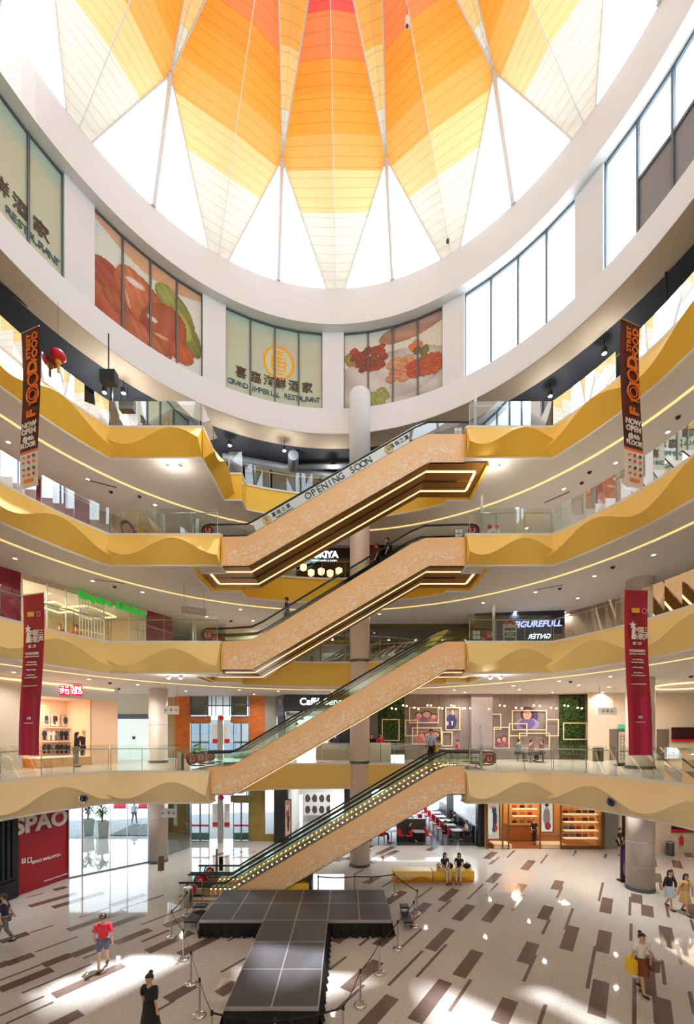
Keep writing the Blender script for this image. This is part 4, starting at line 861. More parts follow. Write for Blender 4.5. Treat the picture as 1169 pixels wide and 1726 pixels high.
for r_, py in enumerate((1247, 1270)):
    for k in range(9):
        ci = [0, 1, 1, 4, 0, 2, 1, 3, 2][k] if r_ == 0 else [2, 2, 4, 2, 2, 0, 2, 1, 2][k]
        shirt(B1, 74+k*7.3, py, SH[ci], .85, f'{cn[ci]} shirts in the {["upper","lower"][r_]} row', f'{cn[ci]} shirt hanging in the {["upper","lower"][r_]} row of the clothing shop wall')
for k, py in enumerate((1226, 1249, 1273)):
    o = B1.pbox(MB(), 70, py, 138, py+1.2, .02, .3).build('wall_shelf', WHT); tag(o, ['top', 'middle', 'bottom'][k]+' white wall shelf above the hanging shirts in the clothing shop', 'shelf')
b = W1.hit(84, 1290, -.6); t = thing('display_table', 'low light wooden display plinth in the clothing shop entrance', 'table', (b.x, b.y, Z1)); q = PL((b.x, b.y), (b.x+W1.t.x, b.y+W1.t.y))
for z0, z1, mt, nn, g_ in ((.01, .42, LWOOD, 'plinth_body', 0), (.42, .47, WHT, 'table_top', .03)): q.box(MB(), 38, 130, Z1+z0, Z1+z1, -.5-g_, 1.0+g_*2).build(nn, mt, t)
# ------------------------------------------------------------------ first floor, glass doors and lift lobby (two storeys)
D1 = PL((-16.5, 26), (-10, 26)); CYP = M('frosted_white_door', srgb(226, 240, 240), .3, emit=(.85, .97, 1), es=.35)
wallp('wall_northwest', D1, 140, 187, Z1, Z2-TH, PEACH); wallp('wall_northwest', D1, 187, 251, 8.3, Z2-TH, M('pale_beige_glass_wall', srgb(214, 208, 186), .2)); wallp('trim_2', D1, 186, 251, 8.05, 8.35, MULL, .04, .16)
t = thing('door_1', None, None, (-13.5, 26, Z1)); t['kind'] = 'structure'
for x0, x1 in ((187.5, 218), (219, 250.5)): D1.box(MB(), x0, x1, Z1+.02, 8.04, -.02, .05).build('door_leaf', CYP, t)
D1.pbox(MB(), 223, 1241, 228, 1246, .04, .02).build('door_notice', DKW, t); D1.pbox(MB(), 175, 1241, 182, 1253, .03, .02).build('wall_notice', M('pink_notice', srgb(232, 150, 140), .5), t)
LB = PL((-13, 27.5), (-5, 27.5)); OW = noisemat('orange_veneer', srgb(176, 88, 28), srgb(198, 108, 40), 1.5, .3, stretch=(1, 1, 3)); OLV = noisemat('olive_gold_panel', srgb(126, 104, 44), srgb(150, 126, 58), 1.5, .3)
OUTW = M('street_daylight', (1, 1, 1), .5, emit=(.9, .97, 1), es=1.1)
for z0, z1, mt, fl in ((Z1, Z2-TH, OW, 1), (0, Z1-TH, OLV, 0)):
    for x0, x1 in ((296, 321), (420.5, 447)): wallp('wall_lobby', LB, x0, x1, z0, z1, mt)
    dh = z0+(2.35 if fl else 2.6)
    for x0, x1 in ((321, 356), (389, 420.5)):
        wallp('wall_lobby', LB, x0, x1, dh, dh+.35, mt, .01); wallp('trim_3', LB, x0, x1, dh+.35, dh+.45, MULL, .04)
    # glazing above the doors
    win = thing('window_lobby', None, None, (-8, 27.5, dh+.5)); win['kind'] = 'structure'
    LB.box(MB(), 321, 420, dh+.46, z1-.02, -.05, .02).build('window_glass', DARKG, win); fm = MB()
    for px in (321, 351, 357, 364, 376, 387, 393, 416, 419): LB.box(fm, px-.6, px+.6, dh+.45, z1, -.02, .08)
    LB.box(fm, 321, 420, (dh+.46+z1)/2, (dh+.46+z1)/2+.06, -.03, .05); fm.build('window_frame', MULL, win)
    if fl: GP = M('grey_green_blind', srgb(120, 132, 126), .4); LB.box(MB(), 321, 351, dh+.5, z1, -.2, .02).build('blind', GP, win); LB.box(MB(), 389, 416, dh+.5, z1, -.2, .02).build('blind', GP, win)
    for n_, (x0, x1) in enumerate(((322, 353), (393, 420))):
        t = thing('door_lobby', None, None, (LB.hit((x0+x1)/2, HY).x, 27.5, z0)); t['kind'] = 'structure'
        xm = (x0+x1)/2
        for a, b in ((x0, xm), (xm, x1)): LB.box(MB(), a+.8, b-.4, z0+.02, dh-.05, 0, .015).build('door_glass', CLEAR, t); f = MB(); LB.frame(f, a, HY-(dh-EZ)*F/27.5, b, HY-(z0-EZ)*F/27.5, .05, 0, .04); f.build('door_frame', MULL, t)
        LB.box(MB(), x0+1, x1-1, z0+1.0, z0+1.12, .03, .01).build('door_band', REDB if fl == 0 else MULL, t)
        LB.box(MB(), x0+1, x1-1, z0+.02, z0+(.5 if fl == 0 else .1), -.3, .02).build('door_mat', M('green_mat', srgb(30, 130, 96), .8), t)
    t = thing('notice_pillar', ('first' if fl else 'ground')+' floor lobby centre glass pillar with red and white notices', 'notice', (LB.hit(373, HY).x, 27.4, z0))
    LB.box(MB(), 368, 377, z0+.01, dh+.5, .08, .2).build('pillar_body', STEEL, t)
    for a, b in ((358, 367), (378, 387)): LB.box(MB(), a, b, z0+.9, dh-.1, .05, .03).build('notice_sheet', WHT, t); LB.box(MB(), a, b, z0+1.0, z0+1.28, .085, .01).build('notice_red_band', REDB, t)
    c = LB.hit(373, HY-(dh+.3-EZ)*F/27.5, .32); MB().prism([c+Vector((.17*math.cos(2*PI*k/16), 0, .17*math.sin(2*PI*k/16))) for k in range(16)], (0, -.02, 0)).build('round_red_sign', REDB, t)
wallp('wall_lobby', LB, 447, 466, Z1, Z2-TH, M('lobby_grey', srgb(150, 146, 140), .4)); wallp('wall_lobby', LB, 251, 296, Z1, Z2-TH, M('lobby_warm', srgb(168, 140, 96), .4), -.6)
wallp('wall_lobby', LB, 447, 463, 0, .5, OLV)
# hanging direction signs
def hangsign(c, w, h, label, ztop, mat=WHT, rz=0, glyph='← ↑ →'):
    t = thing('hanging_sign', label, 'sign', c, 0); ux = Vector((math.cos(rz), math.sin(rz), 0)); n = Vector((ux.y, -ux.x, 0)); c = Vector(c)
    MB().prism([c-ux*w/2, c+ux*w/2, c+ux*w/2+Vector((0, 0, h)), c-ux*w/2+Vector((0, 0, h))], -n*.08).build('sign_board', mat, t)
    for s in (-1, 1): MB().tube([c+ux*s*w*.4-n*.04+Vector((0, 0, h)), c+ux*s*w*.4-n*.04+Vector((0, 0, ztop-c.z-.005))], .012, 5).build('hanger', STEEL, t)
    text(glyph, h*.5, DKW if mat is WHT else WHT, c+n*.012+Vector((0, 0, h/2)), ux, (0, 0, 1), parent=t)
GSG = M('grey_sign', srgb(190, 188, 184), .4)
hangsign(P(288, 1204, 21), .75, .42, 'white hanging direction sign by the west column on the first floor', Z2-TH); hangsign(P(284, 1378, 21.5), .7, .45, 'white hanging direction sign by the west column on the ground floor', Z1-TH)
hangsign(P(1023, 1205, 22), 1.0, .38, 'white hanging direction sign beside the crimson banner on the first floor', Z2-TH)
hangsign(P(327, 1035, 19.5), 1.1, .32, 'dark slanted hanging direction sign under the third floor soffit', Z3-TH, GSG, .5)
# ------------------------------------------------------------------ first floor, cafe
CF = PL((-4.5, 26.3), (2, 26.3)); wallp('wall_cafe', CF, 480, 640, 8.52, Z2-TH, DKW); CFL = PL((-5.3, 28.4), (-3.95, 26.3))
wallp('wall_cafe', CFL, 452, 480, 8.3, Z2-TH, M('mid_grey', srgb(96, 94, 98), .4)); wallp('wall_cafe', CFL, 470, 481, Z1, 8.3, DKW)
t = thing('shop_sign', 'glowing white cafe name lettering on the dark header', 'sign', CF.hit(540, 1190)); CF.text('Caffé Bene', 541, 1183, .62, NEON, .05, parent=t, bold=.02)
t = thing('shop_sign', 'small round emblem sign at the dark cafe corner', 'sign', CF.hit(484, 1190)); CFL.text('☰', 472, 1184, .5, GSG, .05, parent=t)
wallp('wall_cafe', CF, 560, 606, Z1, 8.52, DKW, -.4); room(CF, 482, 640, Z1, 8.5, 6, M('cafe_inside', srgb(120, 112, 104), .6), None, DKW)
pbx('window_cafe', PL((-5, 32), (2, 32)), (487, 1197, 552, 1290), OUTW, off=.0)['kind'] = 'structure'
LD = M('lamp_shade_black', srgb(26, 26, 28), .5)
for k in range(7):
    c = P(500+k*9, 1222-(k % 2)*9, 28); t = thing('pendant_lamp', 'small black cone pendant lamp in the cafe window', 'lamp', c, 0, 'cafe pendants'); MB().lathe([(.16, 0), (.05, .16), (.02, .2)], c, 10).build('lamp_shade', LD, t); MB().tube([c+Vector((0, 0, .2)), (c.x, c.y, 8.49)], .006, 4).build('cord', LD, t)
t = thing('cafe_counter', 'cream cafe counter with dark top on the first floor', 'counter', P(568, 1283, 25.6)); c = P(568, HY, 25.6).x; MB().box(c-1.3, c+1.0, 25.4, 26.1, Z1+.01, Z1+1.0).build('counter_body', M('counter_stone', srgb(168, 156, 138), .3), t); MB().box(c-1.35, c+1.05, 25.35, 26.15, Z1+1.0, Z1+1.05).build('counter_top', DKW, t)
poster(CF, (556, 1225, 576, 1263), blobs([(.5, .5, .3, .3, 0, srgb(40, 50, 90)), (.4, .6, .1, .1, 0, srgb(220, 220, 240))], srgb(24, 24, 34), .05, 5), 'dark blue coffee poster inside the cafe front', off=.2)
# green walls, photo wall, frames, string bulbs
MU = PL((1.5, 26.2), (16, 26.2)); FRC = M('cream_frame', srgb(226, 208, 172), .4); MWB = noisemat('grey_board_wall', srgb(116, 104, 102), srgb(128, 116, 113), 2, .6, stretch=(6, 1, .2))
wallp('wall_photo', MU, 681, 790, Z1, Z2-TH, MWB); wallp('wall_photo', MU, 824, 941, Z1, Z2-TH, MWB); wallp('column_flat', MU, 790, 825, Z1, Z2-TH, M('lilac_grey_pier', srgb(140, 132, 134), .5), .3, .5)
wallp('wall_brown', MU, 985, 997, Z1, Z2-TH, M('taupe_wall', srgb(130, 112, 100), .5), .1); wallp('wall_brown', MU, 622, 645, Z1, Z2-TH, M('grey_taupe', srgb(96, 90, 88), .5))
def green_wall(x0, x1, label, seed):
    t = thing('green_wall', label, 'plant wall', MU.hit((x0+x1)/2, 1280)); MU.box(MB(), x0, x1, Z1+.3, Z2-TH-.02, -.04, .04).build('backing_panel', M('dark_backing', srgb(22, 32, 16), .8), t)
    rr = random.Random(seed); m = MB(); a = MU.hit(x0, HY).x; b = MU.hit(x1, HY).x
    for _ in range(1500):
        x = rr.uniform(a+.03, b-.03); z = rr.uniform(Z1+.32, Z2-TH-.08); s = rr.uniform(.04, .1); an = rr.uniform(0, 6.28); y = 26.19-rr.uniform(.02, .12)
        dx = Vector((math.cos(an), -.3, math.sin(an)))*s; dy = Vector((-math.sin(an), -.2, math.cos(an)))*s*.4; c = Vector((x, y, z)); m.poly([c-dx, c-dy, c+dx, c+dy])
    o = m.build('foliage', GREEN, t); o['kind'] = 'stuff'
green_wall(637, 681, 'dark leafy green wall between the column and the photo wall', 1); green_wall(941, 985, 'dark leafy green wall at the brown pier beside the photo wall', 2)
skn = srgb(206, 158, 140); hr = srgb(52, 34, 40)
def faces(ps, base, extra=()):
    sp = list(extra)
    for (u, v, r, cloth) in ps: sp += [(u, v-r*1.9, r*1.5, r*1.2, 0, cloth), (u, v+.1*r, r*1.15, r*1.25, 0, hr), (u, v-.1*r, r*.82, r, 0, skn), (u-.3*r, v, r*.12, r*.08, 0, hr), (u+.3*r, v, r*.12, r*.08, 0, hr), (u, v-.5*r, r*.3, r*.1, 0, srgb(170, 60, 60))]
    return blobs(sp, base, .03, 9)
mb_ = srgb(122, 110, 107)
poster(MU, (699, 1196, 739, 1219), faces([(.18, .58, .17, srgb(190, 120, 130)), (.5, .64, .2, srgb(120, 80, 120)), (.8, .5, .16, srgb(160, 100, 120))], mb_), 'photo mural of three laughing friends, uppermost on the grey wall', nu=34, nv=24)
poster(MU, (749, 1192, 772, 1231), faces([(.6, .8, .13, srgb(44, 44, 84))], mb_, [(.45, .35, .42, .34, 10, srgb(44, 48, 92)), (.55, .4, .06, .2, 0, srgb(200, 190, 200)), (.2, .3, .1, .1, 0, srgb(190, 160, 170))]), 'photo mural of a man in a dark blue suit on the grey wall', nu=24, nv=34)
poster(MU, (697, 1230, 742, 1253), faces([(.3, .6, .14, srgb(190, 110, 100)), (.55, .62, .15, srgb(206, 130, 130)), (.82, .66, .17, srgb(60, 60, 80))], srgb(168, 122, 112)), 'photo mural of people round a meal, below the three laughing friends', nu=40, nv=22)
poster(MU, (866, 1189, 910, 1230), faces([(.5, .64, .2, srgb(110, 90, 150))], mb_, [(.62, .55, .3, .36, 0, srgb(66, 50, 96)), (.5, .2, .46, .3, 0, srgb(150, 140, 190)), (.42, .34, .22, .16, 20, srgb(196, 140, 130)), (.5, .66, .26, .3, 0, hr)]), 'large photo mural of a woman in sunglasses with violet hair', nu=40, nv=40)
poster(MU, (833, 1236, 858, 1261), faces([(.3, .55, .16, srgb(120, 60, 90)), (.65, .62, .18, srgb(150, 80, 110))], mb_, [(.5, .2, .5, .2, 0, srgb(110, 44, 80))]), 'small photo mural of two people at a purple table', nu=26, nv=26)
ff = [(643, 1212, 673, 1249, 'white picture frame on the dark green wall by the column'), (689, 1192, 739, 1219, 'cream frame round the three laughing friends'), (694, 1226, 744, 1255, 'cream frame round the meal photo'), (682, 1213, 704, 1241, 'empty cream frame at the edge of the grey wall next to the green wall'), (744, 1233, 762, 1258, 'small empty cream frame under the man in the suit'), (750, 1192, 775, 1231, 'cream frame round the man in the suit'),
      (823, 1203, 844, 1230, 'empty cream frame next to the flat pier'), (831, 1225, 858, 1262, 'cream frame round the purple table photo'), (862, 1197, 921, 1231, 'wide cream frame behind the violet haired woman'), (857, 1219, 888, 1241, 'cream frame overlapping the lower edge of the woman mural'), (919, 1212, 941, 1241, 'empty cream frame beside the second green wall'), (874, 1235, 926, 1262, 'low wide cream frame behind the seated diners'), (948, 1218, 989, 1247, 'white picture frame on the green wall beside the brown pier')]
for k, (a, b, c, d, lb) in enumerate(ff): o = MU.frame(MB(), a, b, c, d, .065, .10+.02*(k % 4), .04).build('picture_frame', FRC); tag(o, lb, 'frame')
for k, (px, py) in enumerate([(660, 1194), (667, 1195), (679, 1189), (685, 1190), (698, 1193), (705, 1195), (720, 1189), (726, 1189), (740, 1193), (745, 1194), (760, 1189), (765, 1190), (779, 1194), (783, 1194), (792, 1194), (824, 1195), (842, 1189), (850, 1190), (869, 1193), (879, 1194), (899, 1189), (909, 1190), (928, 1193), (937, 1194), (951, 1189), (957, 1190), (973, 1193), (980, 1194)]):
    c = P(px, py, 25.4); t = thing('hanging_bulb', 'bare amber bulb hanging in front of the photo wall on the first floor', 'bulb', c, 0, 'hanging bulbs'); MB().ball(c, .055, n=8, m=6).build('glass_bulb', BULB, t); MB().tube([c+Vector((0, 0, .06)), (c.x, c.y, Z2-TH-.005)], .005, 4).build('cord', LD, t)
# first floor, east
E1 = PL((14.3, 25.2), (27, 25.2)); wallp('wall_east_back', E1, 990, 1240, Z1, Z2-TH, WALLC)
for x0, x1, y0, k in ((1027, 1051, 1229, 1), (1106, 1126, 1229, 2)): o = E1.box(MB(), x0, x1, Z1+.01, E1.hit(x0, y0).z, .02, .06).build('door_%d' % (k+1), M('brown_grey_door', srgb(108, 96, 88), .5)); struct(o)
t = thing('exit_sign', 'small green exit sign over the brown door on the first floor', 'sign', E1.hit(1049, 1224)); E1.pbox(MB(), 1042, 1221, 1056, 1228, .1, .05).build('sign_box', M('exit_green', srgb(40, 150, 110), .4, emit=srgb(40, 150, 110), es=.6), t)
t = thing('menu_board', 'wide dark menu board with red lower edge on the first floor east wall', 'board', E1.hit(1150, 1250)); E1.pbox(MB(), 1131, 1226, 1180, 1250, .03, .06).build('board_panel', M('dark_wine', srgb(54, 20, 30), .4), t); E1.pbox(MB(), 1131, 1246, 1180, 1250, .10, .02).build('red_edge', REDB, t)
def infostand(c, w, h, label, paint, z0):
    t = thing('poster_stand', label, 'stand', c); m = MB(); m.box(c[0]-w/2, c[0]+w/2, c[1], c[1]+.06, z0+.06, z0+h); m.build('stand_frame', STEELD, t); MB().box(c[0]-w/2-.05, c[0]+w/2+.05, c[1]-.15, c[1]+.25, z0+.008, z0+.06).build('base', BLACKM, t)
    m = MB(); printed(m, lambda u, v: Vector((c[0]-w*.45+w*.9*u, c[1]-.012, z0+.15+(h-.2)*v)), 14, 24, paint); m.build('poster_sheet', PH, t)
infostand((P(1048, HY, 20.5).x, 20.5, Z1), .42, 1.75, 'tall narrow white information stand next to the crimson banner', blobs([(.3+.4*(i % 2), .15+.1*(i//2), .1, .03, 0, srgb(150, 110, 90)) for i in range(16)], srgb(232, 226, 212), .02, 4), Z1)
for k, px in enumerate((1003, 1012)): c = P(px, HY, 24.2); o = MB().lathe([(.14, Z1+.01), (.15, Z1+.75), (.13, Z1+.8)], (c.x, c.y, 0), 14).build('litter_bin', M('dark_bin', srgb(70, 64, 58), .4), smooth=True); tag(o, ['dark cylinder litter bin by the brown pier, closer to the green wall', 'dark cylinder litter bin by the brown pier, closer to the direction sign'][k], 'bin')
# ------------------------------------------------------------------ second floor
W2 = PL((-18.5, 10), (-11.4, 23.4)); wallp('wall_west', W2, -200, 33, Z2, Z3-TH, MAR); wallp('wall_west', W2, 246, 288, Z2, Z3-TH, MAR)
pl_ = W2; wallp('wall_west', W2, 33, 246, Z3-TH-.25, Z3-TH, WALLC); room(W2, 34, 246, Z2, Z3-TH-.2, 5, M('kitchen_inside', srgb(226, 204, 172), .6), None, WHITE)
gl = thing('window_kitchen', None, None, W2.hit(140, 1060)); gl['kind'] = 'structure'; W2.box(MB(), 35, 245, Z2+.02, Z3-TH-.25, -.02, .02).build('window_glass', CLEAR, gl); fm = MB()
for px in (36, 78, 110, 174, 218, 244): W2.box(fm, px-.7, px+.7, Z2, Z3-TH-.2, .0, .08)
fm.build('window_frame', WHT, gl)
t = thing('shop_sign', 'glowing green lettering of the kitchen restaurant on the second floor', 'sign', W2.hit(190, 1030)); GN = M('green_letters', srgb(10, 110, 30), .4, emit=srgb(20, 180, 50), es=.5)
W2.text('Esquire Kitchen', 193, 1019, .5, GN, .35, parent=t, bold=.05, spacing=1.12)
SCR = M('white_screen', srgb(232, 224, 206), .5)
for k, (x0, x1) in enumerate(((133, 172), (219, 243))):
    m = MB(); q = x0
    while q < x1: W2.box(m, q, q+.9, Z2+.1, Z3-TH-.3, .1, .05); q += 5
    for z in (Z2+.5, Z2+1.2, Z2+1.9, Z2+2.5): W2.box(m, x0, x1, z, z+.05, .10, .05)
    tag(m.build('lattice_screen', SCR), ['tall white lattice screen in the middle of the kitchen front', 'narrow white lattice screen beside the maroon wall'][k], 'screen')
for k, (a, b, c_) in enumerate(((95, 1000, 1.0), (150, 1000, 1.2))):
    c = W2.hit(a, b, -2.2+.6*k); c.z = 13.6; m = MB(); q = .9+.3*k; m.tube([c+Vector((q*math.cos(t_), q*1.2*math.sin(t_), 0)) for t_ in [2*PI*j/4+.6 for j in range(4)]], .05, 5, closed=True); tag(m.build('ceiling_light_ring', WARM), ['smaller', 'larger'][k]+' square warm light ring hanging inside the kitchen restaurant', 'light')
# restaurant seats on the second floor west
# second floor, back
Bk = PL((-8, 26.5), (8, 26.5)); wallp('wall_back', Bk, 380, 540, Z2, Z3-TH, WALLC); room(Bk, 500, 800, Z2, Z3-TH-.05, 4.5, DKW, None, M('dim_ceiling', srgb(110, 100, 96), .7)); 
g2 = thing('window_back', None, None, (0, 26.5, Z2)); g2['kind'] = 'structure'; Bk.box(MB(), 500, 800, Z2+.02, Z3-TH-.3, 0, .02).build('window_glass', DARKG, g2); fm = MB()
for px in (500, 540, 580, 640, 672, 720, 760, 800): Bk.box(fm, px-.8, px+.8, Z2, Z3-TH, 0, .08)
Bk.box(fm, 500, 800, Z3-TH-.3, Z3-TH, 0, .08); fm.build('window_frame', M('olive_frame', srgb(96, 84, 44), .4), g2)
for k, px in enumerate((560, 655, 700, 745, 784)):
    c = P(px, 1048-(k % 2)*2, 28.5); c.z = 13.55; t = thing('track_spotlight', 'small twin spotlight inside the dark shop on the second floor', 'spotlight', c, 0, 'shop twin spots'); MB().lathe([(.09, 0), (.07, .16), (.03, .2)], c, 10).build('lamp_body', WHT, t); MB().lathe([(.001, -.004), (.07, -.004)], c, 10, cap=False).build('lamp_lens', LAMP, t)
R2 = PL((7.2, 24.2), (13.2, 23.4)); wallp('wall_east', R2, 800, 950, Z2, Z3-TH, M('night_blue', srgb(24, 34, 50), .3)); t = thing('shop_sign', 'glowing white and blue figure shop lettering on the dark second floor front', 'sign', R2.hit(905, 1060))
R2.text('FIGUREFULL', 905, 1052, .48, M('blue_white_glow', (.8, .85, 1), .4, emit=srgb(150, 160, 240), es=1.3), .06, parent=t, bold=.03, shear=.2)
t = thing('shop_sign', 'smaller mirrored white lettering below the figure shop name', 'sign', R2.hit(908, 1078)); text('GNTER', .38, NEON, R2.hit(908, 1073, .06), -R2.t, (0, 0, 1), parent=t, bold=.0, shear=-.2)
RW = PL((12.9, 23.6), (21.5, 9)); wallp('wall_east', RW, 950, 1400, Z2, Z3-TH, M('warm_grey_wall', srgb(150, 128, 110), .5)); wallp('wall_east', RW, 950, 1500, Z3, Z4-TH, M('warm_grey_wall', srgb(150, 128, 110), .5)); wallp('wall_east', RW, 950, 1500, Z4, ZB, DKW)
def easel(px, d, z0, label, w=.62, h=1.25):
    c = P(px, HY, d); t = thing('chalkboard_easel', label, 'easel', (c.x, d, z0)); MB().box(c.x-w/2, c.x+w/2, d, d+.04, z0+.3, z0+h).build('board_frame', M('board_edge', srgb(196, 176, 170), .5), t); MB().box(c.x-w/2+.06, c.x+w/2-.06, d-.015, d, z0+.38, z0+h-.2).build('green_board', M('board_green', srgb(30, 84, 70), .6), t)
    for s in (-1, 1): MB().tube([(c.x+s*w*.4, d-.05, z0+.012), (c.x+s*w*.3, d+.02, z0+.32)], .02, 5).build('leg', WHT, t); MB().ball((c.x+s*.17, d-.01, z0+h+.03), .1, .04, .1, mi=0).build('top_lamp', M('board_red_top', srgb(190, 50, 60), .5), t)
    text('WELCOME\nFOOD\nFESTIVAL', .12, WHT, (c.x, d-.03, z0+.75), (1, 0, 0), (0, 0, 1), parent=t)
easel(859, 19.2, Z2, 'small green chalkboard easel behind the pale yellow second floor balcony'); easel(831, 19.0, Z3, 'small green chalkboard easel behind the mustard third floor balcony', .5, 1.1)
# ------------------------------------------------------------------ third floor
W3 = PL((-18.2, 10), (-11.6, 23)); wallp('wall_west', W3, -200, 150, Z3, Z4-TH, MAR); wallp('wall_west', W3, 150, 330, Z3, Z4-TH, M('third_floor_wall', srgb(170, 150, 138), .5)); wallp('wall_west', W3, -200, 400, Z4, ZB, DKW)
poster(W3, (195, 868, 243, 915), faces([(.4, .45, .22, srgb(60, 60, 66)), (.75, .25, .2, srgb(190, 60, 60))], srgb(196, 172, 156), [(.9, .6, .12, .5, 30, srgb(206, 160, 60))]), 'shop poster with two faces on the third floor west wall', nu=24, nv=24)
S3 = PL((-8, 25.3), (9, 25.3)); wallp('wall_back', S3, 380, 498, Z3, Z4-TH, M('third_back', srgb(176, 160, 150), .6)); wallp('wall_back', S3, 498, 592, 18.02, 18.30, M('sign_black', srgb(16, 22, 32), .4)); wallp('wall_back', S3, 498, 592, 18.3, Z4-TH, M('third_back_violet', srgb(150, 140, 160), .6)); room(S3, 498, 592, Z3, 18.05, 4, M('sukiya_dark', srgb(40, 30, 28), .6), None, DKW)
wallp('wall_back', S3, 592, 660, Z3, Z4-TH, MAR, .0); wallp('wall_back', S3, 640, 950, Z3, Z4-TH, M('third_back2', srgb(150, 132, 120), .6))
t = thing('shop_sign', 'white glowing hotpot restaurant lettering on black, third floor', 'sign', S3.hit(545, 948)); S3.text('SUKIYA', 545, 935, .52, NEON, .05, parent=t, bold=.05); S3.text('TOKYO SHABU & SHABU', 546, 945, .14, NEON, .05, parent=t); S3.pbox(MB(), 498, 924, 592, 949, .0, .03).build('sign_board', M('sign_black', (.01, .01, .02)), t)
LAN = M('paper_glow', (1, .8, .6), .5, emit=(1, .6, .32), es=1.3)
for k, (px, py) in enumerate(((511, 957), (524, 966), (541, 964), (556, 967), (571, 963))):
    c = P(px, py, 24.6); t = thing('paper_lantern', 'glowing cream square paper lantern at the hotpot restaurant', 'lantern', c, 0, 'hotpot lanterns'); MB().lathe([(.10, -.18), (.19, -.1), (.2, .16), (.15, .2)], c, 4).build('lantern_shade', LAN, t); MB().tube([c+Vector((0, 0, .2)), (c.x, c.y, Z4-TH-.005)], .006, 4).build('cord', LD, t)
# fourth floor: dark open ceiling with ducts, lamps, frame and lantern
for k, (x0, y0, x1, y1, r) in enumerate(((-9, 23, 9, 28, .25), (-6, 24.5, 5, 24, .16), (-3, 23.3, -4.5, 33, .3), (1.5, 23.5, 2.5, 33, .22), (-12, 20, -6, 31, .22), (7, 24, 14, 22, .2), (12.5, 18, 17, 24, .25), (-13.5, 15, -17, 23, .25), (13, 14, 19, 13, .2), (-13.2, 18, -22, 19, .2))):
    o = MB().tube([(x0, y0, 22.75), (x1, y1, 22.75)], r, 10).build('ceiling_duct', DUCT); struct(o)
for k, (px, py) in enumerate(((387, 751), (479, 760), (561, 785), (176, 662), (208, 663), (927, 668), (1018, 596), (204, 705), (215, 716))):
    d = F*(22.6-EZ)/(HY-py); c = P(px, py, d) if k < 7 else P(px, py, 19.3); t = thing('ceiling_spotlight', f'warm can spotlight in the open black ceiling, {["over the far railing near the corner","over the far railing mid way","over the far railing by the column","near the black metal frame","beside the one near the black frame","over the east railing, nearer the corner","over the east railing, nearer the banner","low behind the west corner glass","lowest behind the west corner glass"][k]}', 'spotlight', c)
    MB().lathe([(.1, .0), (.1, .22), (.05, .26)], c, 12, cap=False).build('lamp_body', BLACKM, t); MB().lathe([(.001, 0), (.085, 0)], c, 12, cap=False).build('lamp_lens', LAMP, t); MB().tube([c+Vector((0, 0, .26)), (c.x, c.y, ZB-.02)], .015, 5).build('stem', BLACKM, t)
    l = bpy.data.lights.new('spot_lamp', 'POINT'); l.energy = 45; l.shadow_soft_size = .08; l.color = (1, .88, .74); o = bpy.data.objects.new('spot_lamp', l); COL.objects.link(o); o.location = c-Vector((0, 0, .12))
c = P(98, 600, 15.5); t = thing('red_lantern', 'round red festival lantern hanging from the black ceiling', 'lantern', c); MB().ball(c, .26, .26, .22, 16, 10).build('lantern_body', M('lantern_red', srgb(206, 28, 40), .4), t, smooth=True); MB().lathe([(.09, -.28), (.11, -.2)], c, 10).build('lantern_cap', GOLD, t); MB().tube([c-Vector((0, 0, .28)), c-Vector((0, 0, .62))], .045, 6).build('tassel', M('tassel_yellow', srgb(230, 180, 50), .6), t); MB().tube([c+Vector((0, 0, .22)), (c.x, c.y, ZB-.02)], .006, 4).build('cord', LD, t)
FRB = M('black_metal_frame', srgb(52, 58, 70), .35, .5)
def black_frame(pts, label):
    t = thing('steel_portal', label, 'frame', pts[0]); 
    for a, b in zip(pts[:-1], pts[1:]): MB().tube([a, b], .045, 6).build('frame_bar', FRB, t)
fr_l = [cp(thpx(x, 12.3), 12.3, EZ+(HY-y)*cp(thpx(x, 12.3), 12.3).y/F) for x, y in ((-40, 445), (60, 527), (130, 580), (188, 614))]
black_frame(fr_l+[Vector((fr_l[-1].x, fr_l[-1].y, Z4+.02))], 'black steel portal frame on the fourth floor, west side under the drum'); 
fr_r = [cp(thpx(x, 12.3), 12.3, EZ+(HY-y)*cp(thpx(x, 12.3), 12.3).y/F) for x, y in ((1240, 330), (1169, 390), (1122, 447))]
black_frame(fr_r+[Vector((fr_r[-1].x, fr_r[-1].y, Z4+.02))], 'black steel portal frame on the fourth floor, east side under the drum')
c = P(180, 632, 16.6); t = thing('hanging_speaker', 'square black loudspeaker box hung in the black portal frame', 'speaker', c); MB().box(c.x-.3, c.x+.3, c.y, c.y+.3, c.z-.25, c.z+.25).build('speaker_box', BLACKM, t); MB().box(c.x-.02, c.x+.02, c.y+.1, c.y+.14, c.z+.25, ZB-.02).build('bracket', BLACKM, t); MB().lathe([(.02, 0), (.16, .02)], (0, 0, 0), 12)
